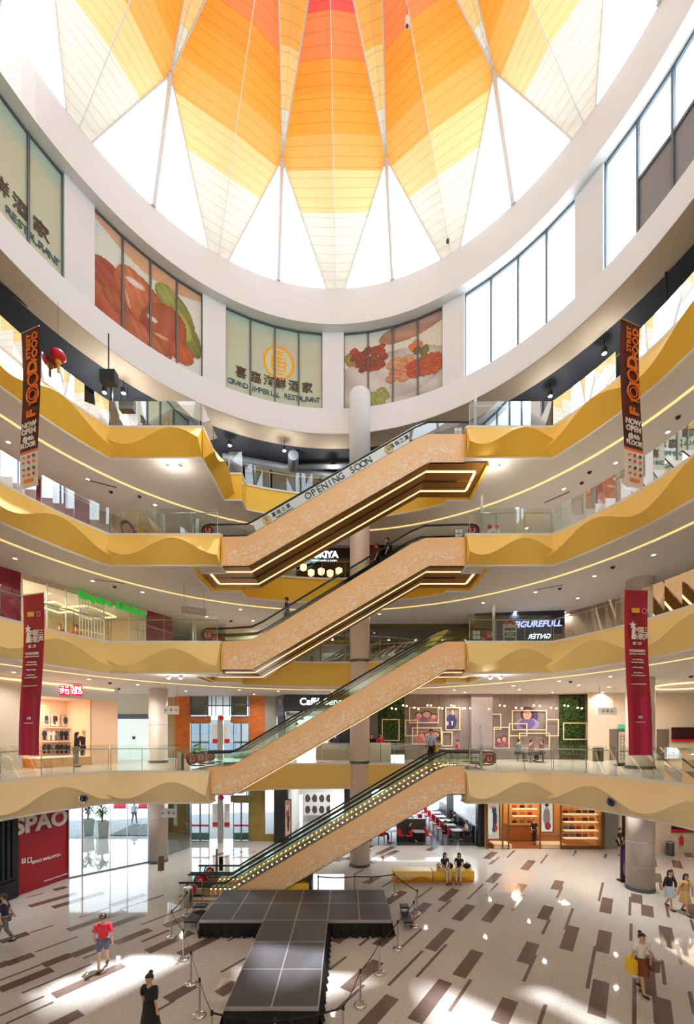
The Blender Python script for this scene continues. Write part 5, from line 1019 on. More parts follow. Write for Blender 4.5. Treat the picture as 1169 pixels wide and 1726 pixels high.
# ------------------------------------------------------------------ ground floor
G1 = PL((-15.3, 15), (-13.7, 20.4)); wallp('wall_west', G1, 28, 114, 0, Z1-TH, RED); SW = M('silver_letters', srgb(222, 216, 210), .35)
wallp('wall_west', PL((-15.25, 14.2), (-14.35, 18.1)), -120, 28.5, 0, Z1-TH, BLACKM, .04)
t = thing('panelled_pier', 'glossy black panelled shop pier beside the red hoarding', 'pier', (-14.5, 17.3, 0)); q = PL((-15.25, 14.2), (-14.35, 18.1))
for px in (4, 13, 22): q.box(MB(), px-2.5, px+2.5, .9, 3.9, .06, .06).build('pier_fluting', BLACKM, t)
q.box(MB(), -40, 27, .01, .75, .06, .1).build('pier_base', BLACKM, t)
t = thing('wall_lettering', 'huge silver shop name letters on the red hoarding', 'sign', G1.hit(70, 1390)); text('SPAO', 1.02, SW, G1.hit(71, 1386, .04), G1.t, (0, 0, 1), parent=t, bold=.035, ext=.03)
t = thing('wall_lettering', 'small white social media line on the red hoarding', 'sign', G1.hit(70, 1450)); text('SPAO MALAYSIA', .19, WHT, G1.hit(79, 1447, .04), G1.t, (0, 0, 1), parent=t, bold=.02); G1.pbox(MB(), 36.5, 1447, 43, 1455, .02, .02).build('social_icon', WHT, t); G1.frame(MB(), 46, 1445, 53, 1454, .03, .02, .02).build('social_icon', WHT, t); text('f', .18, RED, G1.hit(40, 1451, .06), G1.t, (0, 0, 1), parent=t, bold=.03); text('facebook.com/spaomalaysia', .11, WHT, G1.hit(96, 1478, .04), G1.t, (0, 0, 1), parent=t)
GG = PL((-13.7, 20.4), (-10.6, 23.4)); w3 = thing('window_street', None, None, (-12.5, 21.8, 0)); w3['kind'] = 'structure'
GG.box(MB(), 114.5, 250, .06, Z1-TH-.05, 0, .02).build('window_glass', CLEAR, w3); fm = MB()
for px, ww in ((115, 1), (138, 1.2), (185, .4), (214, .4), (250, 1.5)): GG.box(fm, px-ww, px+ww, 0, Z1-TH, -.02, .1)
GG.box(fm, 115, 250, .0, .06, -.02, .08); fm.build('window_frame', STEEL, w3)
GH = PL((-10.6, 23.4), (-9.2, 27.5)); w4 = thing('window_street', None, None, (-10, 25, 0)); w4['kind'] = 'structure'; GH.box(MB(), 284, 322, .06, Z1-TH-.05, 0, .02).build('window_glass', CLEAR, w4)
wallp('wall_lobby', LB, 270, 300, 0, Z1-TH, OLV, -.3)
# pavement and street things seen through the glass
PAVE = noisemat('street_paving', srgb(128, 131, 136), srgb(146, 149, 153), 3, .6)
g = MB(); g.poly([(-60, 28.2, .004), (-4, 28.2, .004), (-4, 90, .004), (-60, 90, .004)]); struct(g.build('ground_street', PAVE))
def planter(px, py, label, h=1.1, r=.5):
    b = FL(px, py, .01); t = thing('potted_palm', label, 'plant', b); MB().lathe([(r*.78, 0), (r, h), (r*.9, h), (r*.85, h-.08)], b, 4).build('square_planter', M('planter_grey', srgb(176, 184, 178), .5), t); m = MB(); m.tube([b+Vector((0, 0, h-.1)), b+Vector((.05, 0, h+.9))], .05, 6); m.build('stem', M('stem_brown', srgb(90, 76, 54), .8), t); rr = random.Random(int(px)); m = MB()
    for k in range(26):
        a = rr.uniform(0, 6.28); l_ = rr.uniform(.5, .95); s = b+Vector((0, 0, h+rr.uniform(.1, .95))); dr = Vector((math.cos(a), math.sin(a), 0)); sd = Vector((-dr.y, dr.x, 0))*.05
        p1 = s+dr*l_*.5+Vector((0, 0, .3)); p2 = s+dr*l_+Vector((0, 0, .02)); m.poly([s-sd*.4, s+sd*.4, p1+sd, p1-sd]); m.poly([p1-sd, p1+sd, p2])
    m.build('foliage', GREEN, t)
planter(172, 1411, 'tall palm in a square grey planter outside the street window, nearer the street'); planter(148, 1407, 'palm in a grey planter outside, closest to the red hoarding')
for k in range(6):
    c = P(196+k*10.5, 1378, 40); c.z = 0.01; o = MB().prism([(c.x-.28, c.y, .01), (c.x+.28, c.y, .01), (c.x+.22, c.y, 1.0), (c.x-.22, c.y, 1.0)], (0, .3, 0)).build('road_barrier', WHT if k in (2, 3) else REDB); tag(o, ('white' if k in (2, 3) else 'red')+' plastic road barrier standing in the street', 'barrier', ('white' if k in (2, 3) else 'red')+' road barriers')
for k, (x0, x1, y, h, lb) in enumerate(((-58, -36, 84, 14, 'pale office block across the street, furthest west'), (-34, -20, 78, 10, 'low grey building across the street'), (-17, -3, 86, 17, 'tall pale building across the street behind the lobby doors'))):
    t = thing('street_building', lb, 'building', ((x0+x1)/2, y, 0)); MB().box(x0, x1, y, y+8, .01, h).build('facade', M(f'facade_{"abc"[k]}', srgb(*((150, 148, 144), (118, 124, 128), (160, 156, 148))[k]), .7), t)
    for j in range(int(h/3.2)): MB().box(x0+.8, x1-.8, y-.06, y+.02, 1.2+3.1*j, 2.7+3.1*j).build('window_row', M('facade_glass', srgb(96, 116, 128), .2), t)
for k, (x, y) in enumerate(((-50, 62), (-41, 66), (-31, 60), (-23, 64), (-14, 60), (-7, 66))):
    t = thing('street_tree', 'leafy green street tree outside the mall entrance', 'tree', (x, y, 0), 0, 'street trees'); MB().tube([(x, y, .01), (x+.1, y, 2.6)], [.16, .1], 7).build('trunk', M('bark', srgb(96, 80, 64), .9), t); m = MB(); rr = random.Random(k)
    for _ in range(420):
        v = Vector((rr.gauss(0, 1), rr.gauss(0, 1), rr.gauss(0, 1))).normalized()*rr.uniform(.9, 1.8); c = Vector((x, y, 4))+v; a = Vector((rr.uniform(-1, 1), rr.uniform(-1, 1), rr.uniform(-1, 1)))*.28; b_ = a.cross(v).normalized()*.2; m.poly([c-a, c+b_, c+a, c-b_])
    o = m.build('foliage', GREEN, t); o['kind'] = 'stuff'
b = FL(218, 1440, .01); t = thing('entrance_ramp', 'grey entrance ramp slab outside the street window', 'ramp', (-14.8, 28.8, 0)); MB().prism([(-16.6, 29, .01), (-13.2, 29, .01), (-13.2, 31.5, .25), (-16.2, 31.5, .25)], (0, 0, .04)).build('ramp_slab', M('ramp_grey', srgb(74, 80, 86), .6), t)
# shop behind the escalators, ground floor
GC = PL((-5, 27.5), (2, 27.5)); room(GC, 486, 622, 0, Z1-TH, 7, M('cafe_white', srgb(214, 210, 204), .6), M('grey_floor', srgb(150, 150, 150), .2), DKW)
wallp('wall_centre', GC, 463, 486, 0, Z1-TH, BLACKM, .3, .4); wallp('wall_centre', GC, 500, 620, 3.75, Z1-TH, DKW); wallp('wall_centre', GC, 580, 622, 0, Z1-TH, DKW, .02); wallp('wall_centre', GC, 447, 463, 3.9, Z1-TH, OLV)
poster(PL((-4.6, 27.1), (-3.6, 27.1)), (480, 1348, 490, 1412), blobs([(.5, .55, .25, .4, 8, srgb(120, 70, 60)), (.45, .8, .18, .08, 0, srgb(230, 190, 170)), (.6, .4, .12, .2, 0, srgb(60, 30, 40))], srgb(206, 170, 160), .05, 7), 'tall narrow fashion poster on the black pier behind the escalator', nu=10, nv=40, frame=BLACKM, off=.25)
GB = PL((-6, 34), (2, 34)); poster(GB, (512, 1335, 556, 1374), blobs([(.14+.27*i, .72-.48*j, .1, .17, 0, srgb(70, 60, 60)) for i in range(4) for j in range(2)], srgb(216, 212, 206), .04, 6), 'pale wall panel with rows of dark arched niches in the back shop', nu=40, nv=30)
for x0, x1 in ((492, 510), (557, 578)): pbx('window_bright', GB, (x0, 1340, x1, 1398), OUTW)['kind'] = 'structure'
# ground floor restaurant
GR = PL((1.5, 26.4), (12, 26.4)); x_a, x_b = GR.hit(627, HY).x, 8.45
m = MB(); m.poly([(x_a, 26.45, .008), (x_b, 26.45, .008), (x_b, 41, .008), (x_a, 41, .008)]); struct(m.build('floor_restaurant', M('dark_restaurant_floor', srgb(74, 72, 76), .18)))
m = MB(); m.poly([(x_b, 26.8, 0), (x_b, 41, 0), (x_b, 41, 4.18), (x_b, 26.8, 4.18)]); struct(m.build('wall_restaurant_side', M('cool_white_glass_wall', srgb(196, 208, 216), .15, emit=(.8, .9, 1), es=.3)))
m = MB(); m.poly([(x_a, 26.8, 0), (x_a, 41, 0), (x_a, 41, 4.18), (x_a, 26.8, 4.18)]); struct(m.build('wall_restaurant_side', DKW)); m = MB(); m.poly([(x_a, 41, 2.9), (9.5, 41, 2.9), (9.5, 41, 5), (x_a, 41, 5)]); struct(m.build('wall_restaurant_back', DKW))
pbx('window_bright', PL((0, 40.9), (12, 40.9)), (690, 1312, 750, 1358), OUTW)['kind'] = 'structure'
wallp('wall_pier', GR, 801, 819, 0, Z1-TH, BLACKM, .25, .5); wallp('wall_pier', PL((5, 33), (8, 33)), 752, 766, 0, Z1-TH, M('mid_grey', srgb(96, 94, 98), .4))
t = thing('booth_partition', 'low black booth partition in the ground floor restaurant', 'partition', (4.2, 27.6, 0)); MB().box(3.35, 5.3, 28.0, 28.15, .01, 1.35).build('partition_panel', M('dark_oak', srgb(54, 46, 42), .4), t); MB().box(3.3, 5.35, 27.95, 28.2, 1.35, 1.4).build('partition_cap', M('dark_oak', (.1, .1, .1)), t)
t = thing('booth_partition', 'long dark banquette back along the pale restaurant wall', 'partition', (8.1, 32, 0)); MB().box(8.2, 8.4, 27.2, 37, .01, 1.1).build('banquette_back', BLACKM, t); MB().box(7.75, 8.2, 27.2, 37, .01, .45).build('banquette_seat', M('banquette_dark', srgb(50, 44, 46), .5), t)
CHR = M('red_chair', srgb(186, 28, 40), .5); CHL = M('chair_leg_dark', srgb(36, 30, 28), .4)
def make_chair():
    t = thing('dining_chair', 'red chair', 'chair', (0, 0, 0))
    m = MB(); m.prism([(-.22, -.22, .43), (.22, -.22, .43), (.25, .2, .43), (-.25, .2, .43)], (0, 0, .07)); m.build('seat', CHR, t)
    m = MB(); rows = [[Vector((.25*math.sin(a), -.02-.22*math.cos(a)*1.0, z)) for a in [(-1.5+3.0*k/10) for k in range(11)]] for z in (.5, .7, .86)]; rows2 = [[p*1.0+Vector((p.x*.12, -.03, 0)) for p in r] for r in rows]; m.grid(rows); m.grid(rows2); m.grid([rows[-1], rows2[-1]]); m.build('backrest', CHR, t, smooth=True)
    for sx in (-1, 1):
        for sy in (-1, 1): MB().tube([(sx*.18, sy*.17, .43), (sx*.21, sy*.2, 0.01)], [.02, .014], 6).build('leg', CHL, t)
    return t
ch0 = make_chair(); used = [False]
def chair(x, y, rz, label, group=None):
    r_ = ch0 if not used[0] else copy_tree(ch0); used[0] = True; r_.location = (x, y, .009); r_.rotation_euler = (0, 0, rz); r_['label'] = label; r_['group'] = group or 'red restaurant chairs'; return r_
def make_table():
    t = thing('dining_table', 'table', 'table', (0, 0, 0)); MB().box(-.35, .35, -.35, .35, .71, .75).build('table_top', M('white_table', srgb(216, 218, 220), .2), t); MB().tube([(0, 0, .03), (0, 0, .71)], .03, 8).build('leg', CHL, t); MB().lathe([(.24, 0), (.22, .025), (.03, .04)], (0, 0, 0), 14).build('table_foot', CHL, t); return t
tb0 = make_table(); usedt = [False]
def table(x, y, label, group='restaurant tables'):
    r_ = tb0 if not usedt[0] else copy_tree(tb0); usedt[0] = True; r_.location = (x, y, .009); r_['label'] = label; r_['group'] = group
for k in range(6):
    y = 27.6+k*1.55; table(7.25, y, 'square white restaurant table along the dark banquette', 'tables along the banquette'); chair(6.55, y, PI/2, 'red round backed chair facing the banquette', 'chairs facing the banquette')
for k in range(3): table(5.1-k*.2, 32.5+k*1.8, 'square white table deep inside the restaurant', 'inner restaurant tables'); chair(4.4-k*.2, 32.5+k*1.8, PI/2, 'red chair at a table deep inside the restaurant', 'inner restaurant chairs'); chair(5.85-k*.2, 32.5+k*1.8, -PI/2, 'red chair at a table deep inside the restaurant', 'inner restaurant chairs')
table(4.7, 27.25, 'square white table in front of the booth partition'); chair(4.05, 27.25, PI/2, 'red chair on the west side of the table before the partition'); chair(5.35, 27.25, -PI/2, 'red chair on the east side of the table before the partition')
table(2.9, 27.25, 'square white table closest to the column in the restaurant'); chair(2.25, 27.2, PI/2, 'red chair between the column and the first restaurant table'); chair(3.55, 27.3, -PI/2, 'red chair with its back to the partition table')
# ground floor leather goods shop
G5 = PL((8.6, 25.7), (16, 25.7)); zt = Z1-TH; room(G5, 820, 1014, 0, zt, 3.5, M('warm_shop_wall', srgb(196, 140, 80), .5), M('shop_floor_wood', srgb(120, 70, 40), .3), M('shop_ceiling', srgb(200, 170, 130), .6))
fm = MB()
for px, w_ in ((820, 1), (846, .8), (856, .6), (909, .6), (944, .8), (1014, 1.6)): G5.box(fm, px-w_, px+w_, 0, zt, .0, .12)
G5.box(fm, 820, 1014, zt-.22, zt, .0, .13); G5.box(fm, 944, 1014, 0, .22, .0, .14); struct(fm.build('window_shop_frame', BRZ))
g3 = MB(); G5.box(g3, 821, 856, .25, zt-.22, .03, .015); G5.box(g3, 909, 1013, .25, zt-.22, .03, .015); struct(g3.build('window_shop_glass', CLEAR))
poster(G5, (821, 1352, 841, 1414), blobs([(.55, .55, .24, .38, 0, srgb(44, 54, 80)), (.25, .5, .2, .4, 0, srgb(226, 220, 214)), (.55, .9, .1, .06, 0, skn), (.3, .86, .1, .06, 0, skn), (.7, .3, .14, .1, 0, srgb(170, 40, 50))], srgb(206, 190, 170), .05, 8), 'tall shop window poster of a couple in front of shelves', off=-.25, nu=20, nv=50, frame=BRZ, mat=printmat('brightened_print', .4, emit=.45))  # emission added to the print to brighten both posters, no light box behind
poster(G5, (911, 1353, 931, 1402), blobs([(.5, .5, .3, .34, 0, srgb(150, 130, 126)), (.5, .84, .12, .09, 0, skn), (.5, .92, .16, .05, 0, hr), (.6, .2, .26, .14, 0, srgb(150, 40, 50))], srgb(236, 226, 214), .04, 8), 'tall shop window poster of a person with a red bag', off=-.25, nu=20, nv=46, frame=BRZ, mat=printmat('brightened_print', .4, emit=.45))
for k, (x0, x1) in enumerate(((824, 853), (903, 942))): o = G5.box(MB(), x0, x1, .02, .24, -.9, .9).build('window_plinth', M('cream_plinth', srgb(240, 214, 176), .4)); tag(o, ['low cream display plinth under the couple poster', 'low cream display plinth under the red bag poster'][k], 'plinth')
BAG = [M('bag_red', srgb(170, 34, 44), .4), M('bag_brown', srgb(104, 60, 36), .4), M('bag_black', srgb(30, 28, 30), .4), M('bag_tan', srgb(196, 140, 80), .4), M('bag_grey', srgb(110, 106, 104), .4)]
bn = ['red', 'brown', 'black', 'tan', 'grey']
def bag(c, k, label, group, s=1.0, par=None):
    t = thing('handbag', label, 'bag', c, 0, group); w = .2*s; h = .22*s; MB().prism([c+Vector((-w, 0, 0)), c+Vector((w, 0, 0)), c+Vector((w*.85, 0, h)), c+Vector((-w*.85, 0, h))], (0, .13*s, 0)).build('bag_body', BAG[k], t); MB().tube([c+Vector((w*.55*math.cos(a), .06*s, h+.14*s*math.sin(a))) for a in [PI*j/6 for j in range(7)]], .014, 5, cap=False).build('handle', BAG[k], t)
SHW = M('shelf_glow', srgb(250, 206, 150), .4, emit=(1, .72, .42), es=.5)
for r_, py in enumerate((1371, 1384, 1398, 1411)):
    o = G5.pbox(MB(), 948, py, 1008, py+1.2, -.7, .35).build('bag_shelf', SHW); tag(o, ['top', 'second', 'third', 'lowest'][r_]+' lit shelf of handbags in the leather shop window', 'shelf')
    for q in range(5):
        k = (r_*2+q*3) % 5; c = G5.hit(953+q*11, py-.3, -.52); bag(c, k, f'{bn[k]} handbag on the {["top","second","third","lowest"][r_]} lit shelf of the leather shop', f'{bn[k]} bags on the {["top","second","third","lowest"][r_]} shelf', .85)
t = thing('shop_counter', 'glossy brown wooden counter inside the leather shop doorway', 'counter', G5.hit(875, 1420, -2)); c = G5.hit(872, HY, -2.4); MB().box(c.x-.9, c.x+1.1, c.y-.5, c.y+.1, .012, 1.0).build('counter_body', WOOD, t); MB().box(c.x-.95, c.x+1.15, c.y-.55, c.y+.15, 1.0, 1.06).build('counter_top', BRZ, t)
for r_, py in enumerate((1362, 1374, 1388)):
    o = G5.pbox(MB(), 862, py, 902, py+1.2, -3.3, .3).build('wall_shelf', SHW); tag(o, ['top', 'middle', 'bottom'][r_]+' warm shelf on the back wall of the leather shop', 'shelf')
    for q in range(3): k = (r_+q*2) % 5; bag(G5.hit(867+q*13, py-.3, -3.1), k, f'{bn[k]} bag on the {["top","middle","bottom"][r_]} back shelf of the leather shop', f'{bn[k]} bags, {["top","middle","bottom"][r_]} back shelf', .8)
wallp('wall_leather_side', G5, 1016, 1046, 0, zt, WALLC, -.05); o = G5.box(MB(), 1018, 1041, .01, 2.45, -.03, .06).build('door_3', M('grey_metal_door', srgb(132, 128, 124), .4)); struct(o); E0 = PL((16, 24.8), (27, 24.8)); wallp('wall_east_back', PL((15, 29), (22, 29)), 1040, 1160, 0, zt, M('dim_passage', srgb(150, 126, 104), .6)); wallp('wall_east_back', E0, 1101, 1300, 0, zt, WALLC)
c = E0.hit(1129, HY, .5); t = thing('litter_bin', 'round steel litter bin beside the fire extinguisher on the ground floor', 'bin', (c.x, c.y, 0)); MB().lathe([(.2, .01), (.2, .75)], (c.x, c.y, 0), 18).build('bin_body', STEELD, t, smooth=True); MB().lathe([(.21, .75), (.21, .8), (.1, .84)], (c.x, c.y, 0), 18).build('bin_lid', STEEL, t)
c = E0.hit(1147, HY, .08); t = thing('fire_extinguisher', 'red fire extinguisher mounted on the cream east wall', 'extinguisher', (c.x, c.y, .5)); MB().lathe([(.09, .5), (.1, .55), (.1, .95), (.05, 1.02), (.03, 1.08)], (c.x, c.y-.05, 0), 12).build('cylinder_body', REDB, t, smooth=True); MB().tube([(c.x, c.y-.05, 1.08), (c.x+.08, c.y-.08, 1.1)], .02, 5).build('handle', BLACKM, t)
t = thing('menu_board', 'wide red menu board on the cream ground floor east wall', 'board', E0.hit(1150, 1402)); E0.pbox(MB(), 1131, 1386, 1185, 1403, .03, .05).build('board_panel', M('dark_wine', (.1, .1, .1)), t); E0.pbox(MB(), 1131, 1398, 1185, 1403, .09, .02).build('red_edge', REDB, t)
infostand((P(1053, HY, 19.9).x, 19.9, 0), .42, 1.8, 'dark purple poster stand standing against the east column on the ground floor', blobs([(.5, .6, .4, .3, 0, srgb(90, 40, 110)), (.5, .3, .3, .2, 0, srgb(160, 110, 170))], srgb(40, 20, 50), .1, 4), 0)
c = P(1052, HY, 22); tag(MB().lathe([(.16, .01), (.16, .7), (.1, .78)], (P(271, HY, 21.6).x, 21.6, 0), 14).build('litter_bin', M('brown_bin', srgb(94, 70, 60), .4), smooth=True), 'brown litter bin at the foot of the west column', 'bin')
# flat pier beside west column etc; round air nozzles in the cream first floor fronts
for px, py, lb in ((138.5, 1345, 'west'), (1032.5, 1350.5, 'east')):
    th = thpx(px, RV-.3); c0 = cp(th, RV-.33); c = Vector((c0.x, c0.y, EZ+(HY-py)*c0.y/F)); inw = (C0-cp(th)).normalized(); inw.z = 0; sd = Vector((inw.y, -inw.x, 0)); t = thing('air_nozzle', f'round chrome air nozzle set in the cream first floor balcony front, {lb} side', 'nozzle', c)
    for r0, mt, nn, dd in ((.17, CHROME, 'outer_ring', .06), (.09, STEELD, 'inner_ring', .09)): MB().tube([c+inw*dd+sd*r0*math.cos(2*PI*k/20)+Vector((0, 0, r0*math.sin(2*PI*k/20))) for k in range(20)], .035, 6, closed=True).build(nn, mt, t)
    MB().prism([c+sd*.15*math.cos(2*PI*k/16)+Vector((0, 0, .15*math.sin(2*PI*k/16))) for k in range(16)], inw*.05).build('nozzle_core', BLACKM, t)
# spot pairs under the balcony corners
def spotpair(px, py, L, lb):
    d = 17.75; c = P(px, py, d); c.z = ZL[L]-TH-.16; t = thing('corner_spotlight', lb, 'spotlight', c); MB().lathe([(.09, 0), (.09, .1), (.05, .15)], c, 12, cap=False).build('lamp_body', WHT, t); MB().ball(c+Vector((0, 0, .02)), .065, n=10, m=6).build('lamp_lens', LAMP, t)
    l = bpy.data.lights.new('corner_spot', 'POINT'); l.energy = 14; l.shadow_soft_size = .08; l.color = (1, .9, .78); o = bpy.data.objects.new('corner_spot', l); COL.objects.link(o); o.location = c-Vector((0, .0, .35))
for px, py, L, w in ((284, 781, 4, 'west'), (303, 781, 4, 'west'), (822, 783, 4, 'east'), (839, 783, 4, 'east'), (284, 1143, 2, 'west'), (304, 1143, 2, 'west'), (826, 1143, 2, 'east'), (843, 1143, 2, 'east')):
    spotpair(px, py, L, f'small bright spotlight under the {side[L]} {w} balcony corner, {"outer" if px in (284, 843, 839) else "inner"} of the pair')
# recessed downlights, each a lamp of its own
DL = {4: [(14, 745), (148, 808), (261, 851), (1125, 728), (1037, 780), (950, 824), (871, 856), (887, 890)],
      3: [(25, 941), (156, 979), (240, 998), (56, 984), (109, 997), (1101, 935), (1001, 971), (902, 998), (973, 1008), (814, 1016), (868, 1031), (951, 1032), (1018, 1017), (639, 1035), (405, 1027), (426, 1046), (348, 1039)],
      2: [(150, 1145), (232, 1154), (313, 1165), (403, 1163), (469, 1165), (428, 1170), (447, 1175), (342, 1175), (1028, 1140), (942, 1148), (975, 1155), (1026, 1158), (1102, 1159), (865, 1156), (875, 1162), (931, 1167), (783, 1167), (1015, 1167), (765, 1163), (23, 1133), (560, 1166)]}
GD = [(-60, 16.5), (-70, 14), (-48, 14.5), (-35, 15), (-20, 14), (-5, 14), (8, 14), (22, 14), (35, 14.5), (48, 14), (60, 14.5), (72, 14), (40, 18), (55, 17.5)]
pw = {4: 70, 3: 60, 2: 70, 1: 90}
def downlight(x, y, L):
    z = ZL[L]-TH; t = thing('downlight', f'small round recessed downlight in the ceiling beneath the {NM[L]} floor', 'downlight', (x, y, z), 0, f'downlights beneath the {NM[L]} floor')
    MB().lathe([(.07, z-.012), (.11, z-.012), (.11, z)], (x, y, 0), 16, cap=False).build('trim_ring', WHT, t); MB().lathe([(.001, z-.008), (.075, z-.008)], (x, y, 0), 12, cap=False).build('lamp_lens', LAMP, t)
    l = bpy.data.lights.new('downlight_lamp', 'SPOT'); l.energy = pw[L]*LK; l.spot_size = math.radians(150); l.spot_blend = .8; l.shadow_soft_size = .07; l.color = (1, .95, .89); o = bpy.data.objects.new('downlight_lamp', l); COL.objects.link(o); o.location = (x, y, z-.03)
LK = 2.6
for L, lst in DL.items():
    for px, py in lst: d = F*(ZL[L]-TH-EZ)/(HY-py); downlight((px-CX)*d/F, d, L)
for a, r in GD: c = cp(a, r); downlight(c.x, c.y, 1)
for L in (2, 3, 4):                                    # the same fittings carry on round the side of the hall behind the viewer
    for a in (-170, -150, -130, -110, -90, 90, 110, 130, 150, 170): c = cp(a, 14.5); downlight(c.x, c.y, L)
# glowing rings in the east ceilings
for (px, py, L, r) in ((1160, 1000, 3, 1.25), (1165, 1155, 2, 1.7)):
    d = F*(ZL[L]-TH-EZ)/(HY-py); c = Vector(((px-CX)*d/F, d, ZL[L]-TH-.03)); tag(MB().tube([c+Vector((r*math.cos(2*PI*k/40), r*math.sin(2*PI*k/40), 0)) for k in range(40)], .045, 6, closed=True).build('ceiling_light_ring', WARM), f'round glowing ring in the east ceiling beneath the {NM[L]} floor', 'light')
# ------------------------------------------------------------------ people
SKIN = M('skin', srgb(214, 166, 138), .5); HAIRM = M('dark_hair', srgb(34, 28, 28), .45); SHOE = M('shoe_dark', srgb(30, 28, 30), .5); EYEM = M('eye_dark', srgb(40, 26, 22), .3); LIP = M('lip', srgb(176, 88, 80), .5)
cmap = {}
def cloth(n, c): return M('cloth_'+n, c, .8)
def skin_mesh(name, verts, edges, radii, mat, parent, root_i=0, sub=1):
    me = bpy.data.meshes.new(name); me.from_pydata(verts, edges, []); o = bpy.data.objects.new(name, me); COL.objects.link(o)
    md = o.modifiers.new('s', 'SKIN'); md.use_smooth_shade = True
    if sub: sb = o.modifiers.new('b', 'SUBSURF'); sb.levels = sub; sb.render_levels = sub
    sv = me.skin_vertices[0].data
    for i, r in enumerate(radii): sv[i].radius = (r, r) if not isinstance(r, tuple) else r
    sv[root_i].use_root = True
    bpy.context.view_layer.update(); dg = bpy.context.evaluated_depsgraph_get(); nm_ = bpy.data.meshes.new_from_object(o.evaluated_get(dg)); o.modifiers.clear(); o.data = nm_; bpy.data.meshes.remove(me)
    nm_.materials.clear(); nm_.materials.append(mat)
    for p in nm_.polygons: p.use_smooth = True; p.material_index = 0
    o.parent = parent; return o
def person(label, loc, face, h=1.65, pose='stand', top=None, bot=None, kind='trousers', hair='short', hairmat=None, seat=.45, sleeve=.5, name='person', female=False, leg_skin=False, group=None, top_mat=None):
    """local frame: x to the person's side, -y forward, z up; figure scaled to height h"""
    t = thing(name, label, 'person', loc, face, group); s = h/1.70
    V = lambda x, y, z: (x*s, y*s, z*s)
    sw = .165 if female else .19; hipw = .085; st = {'walk': (.20, -.22), 'stride': (.28, -.26), 'stand': (.02, -.02)}.get(pose, (0, 0))
    sit = pose == 'sit'
    if sit: pel = (0, .02, seat/s+.10)
    else: pel = (0, 0, .93 - (.03 if pose != 'stand' else 0))
    up = pel[2]; lean = -.03 if not sit else -.06
    P_ = dict(pel=pel, waist=(0, lean*.3+pel[1], up+.14), chest=(0, lean*.7+pel[1], up+.36), neck=(0, lean+pel[1], up+.53), nk2=(0, lean-.01+pel[1], up+.585), head=(0, lean-.025+pel[1], up+.665), crown=(0, lean-.01+pel[1], up+.735))
    arms = {'walk': ((.10, .16), (-.16, -.02)), 'stride': ((.14, .24), (-.2, .0)), 'stand': ((0, -.03), (0, -.05)), 'sit': ((0, -.16), (0, -.2)), 'hold': ((0, -.2), (0, -.2)), 'phone': ((0, -.2), (0, -.05))}
    ak = arms[pose if pose in arms else 'stand']
    legs = {}
    for sd, k in ((-1, 0), (1, 1)):
        sh = (sd*sw, lean+pel[1]+.0, up+.475); y_e = ak[k][0]; y_w = ak[k][1]
        if pose in ('sit', 'hold') or (pose == 'phone' and k == 0):
            el = (sd*(sw+.05), lean+pel[1]-.03, up+.22); wr = (sd*.10, lean+pel[1]-.26, up+(.22 if pose != 'sit' else .16))
        else: el = (sd*(sw+.045), lean+pel[1]+y_e*.6, up+.215); wr = (sd*(sw+.06), lean+pel[1]+y_w-.04, up-.03)
        P_[f'sh{k}'] = sh; P_[f'el{k}'] = el; P_[f'wr{k}'] = wr
        dv = Vector(wr)-Vector(el); dv.normalize(); P_[f'pm{k}'] = tuple(Vector(wr)+dv*.065); P_[f'dv{k}'] = dv
        hp = (sd*hipw, pel[1], up-.03)
        if sit: kn = (sd*.10, pel[1]-.42, up-.02); an = (sd*.10, pel[1]-.44+.05*k, .075/s*1.0); an = (an[0], an[1], .08)
        else: f_ = st[k]; kn = (sd*.09, f_*-.55-.03 if f_ > 0 else f_*-.35-.04, .50); an = (sd*.085, -f_, .085+(.07 if f_ < -.05 else 0))
        P_[f'hp{k}'] = hp; P_[f'kn{k}'] = kn; P_[f'an{k}'] = an; P_[f'toe{k}'] = (an[0], an[1]-.15, .035 if an[2] < .1 else .03)
    vs, es, rs = [], [], []
    def add(p, r, to=None):
        vs.append(V(*p)); rs.append(r*s if not isinstance(r, tuple) else (r[0]*s, r[1]*s)); i = len(vs)-1
        if to is not None: es.append((to, i))
        return i
    i_p = add(P_['pel'], (.135, .10)); i_w = add(P_['waist'], (.115 if not female else .10, .085), i_p); i_c = add(P_['chest'], (.13 if not female else .115, .10), i_w); i_n = add(P_['neck'], .052, i_c); i_n2 = add(P_['nk2'], .05, i_n)
    i_h = add(P_['head'], (.078, .092), i_n2); add(P_['crown'], (.068, .08), i_h)
    for k in (0, 1):
        a = add(P_[f'sh{k}'], .055, i_c); b = add(P_[f'el{k}'], .040, a); c = add(P_[f'wr{k}'], .027, b); d = add(P_[f'pm{k}'], (.034, .02), c)
        dv = P_[f'dv{k}']; sx = Vector((0, 1, 0)) if abs(dv.z) > .7 else Vector((1, 0, 0)); sx = (sx-dv*sx.dot(dv)).normalized(); cu = Vector((0, -1, 0)) if abs(dv.z) > .7 else Vector((0, 0, -1))
        cu = dv.cross(sx)*(1 if k else -1)
        for j, (o_, l_) in enumerate(((-.028, .062), (-.010, .075), (.010, .070), (.028, .055))):
            p1 = Vector(P_[f'pm{k}'])+sx*o_+dv*l_*.5+cu*.004; p2 = p1+dv*l_*.42+cu*.022; e1 = add(tuple(p1), .0095, d); add(tuple(p2), .008, e1)
        th = Vector(P_[f'wr{k}'])+dv*.025-sx*.038; e1 = add(tuple(th), .011, c); add(tuple(th+dv*.04-sx*.012), .009, e1)
        l1 = add(P_[f'hp{k}'], .085, i_p); l2 = add(P_[f'kn{k}'], .052, l1); l3 = add(P_[f'an{k}'], .036, l2); add(P_[f'toe{k}'], (.035, .028), l3)
    skin_mesh('body', vs, es, rs, SKIN, t)
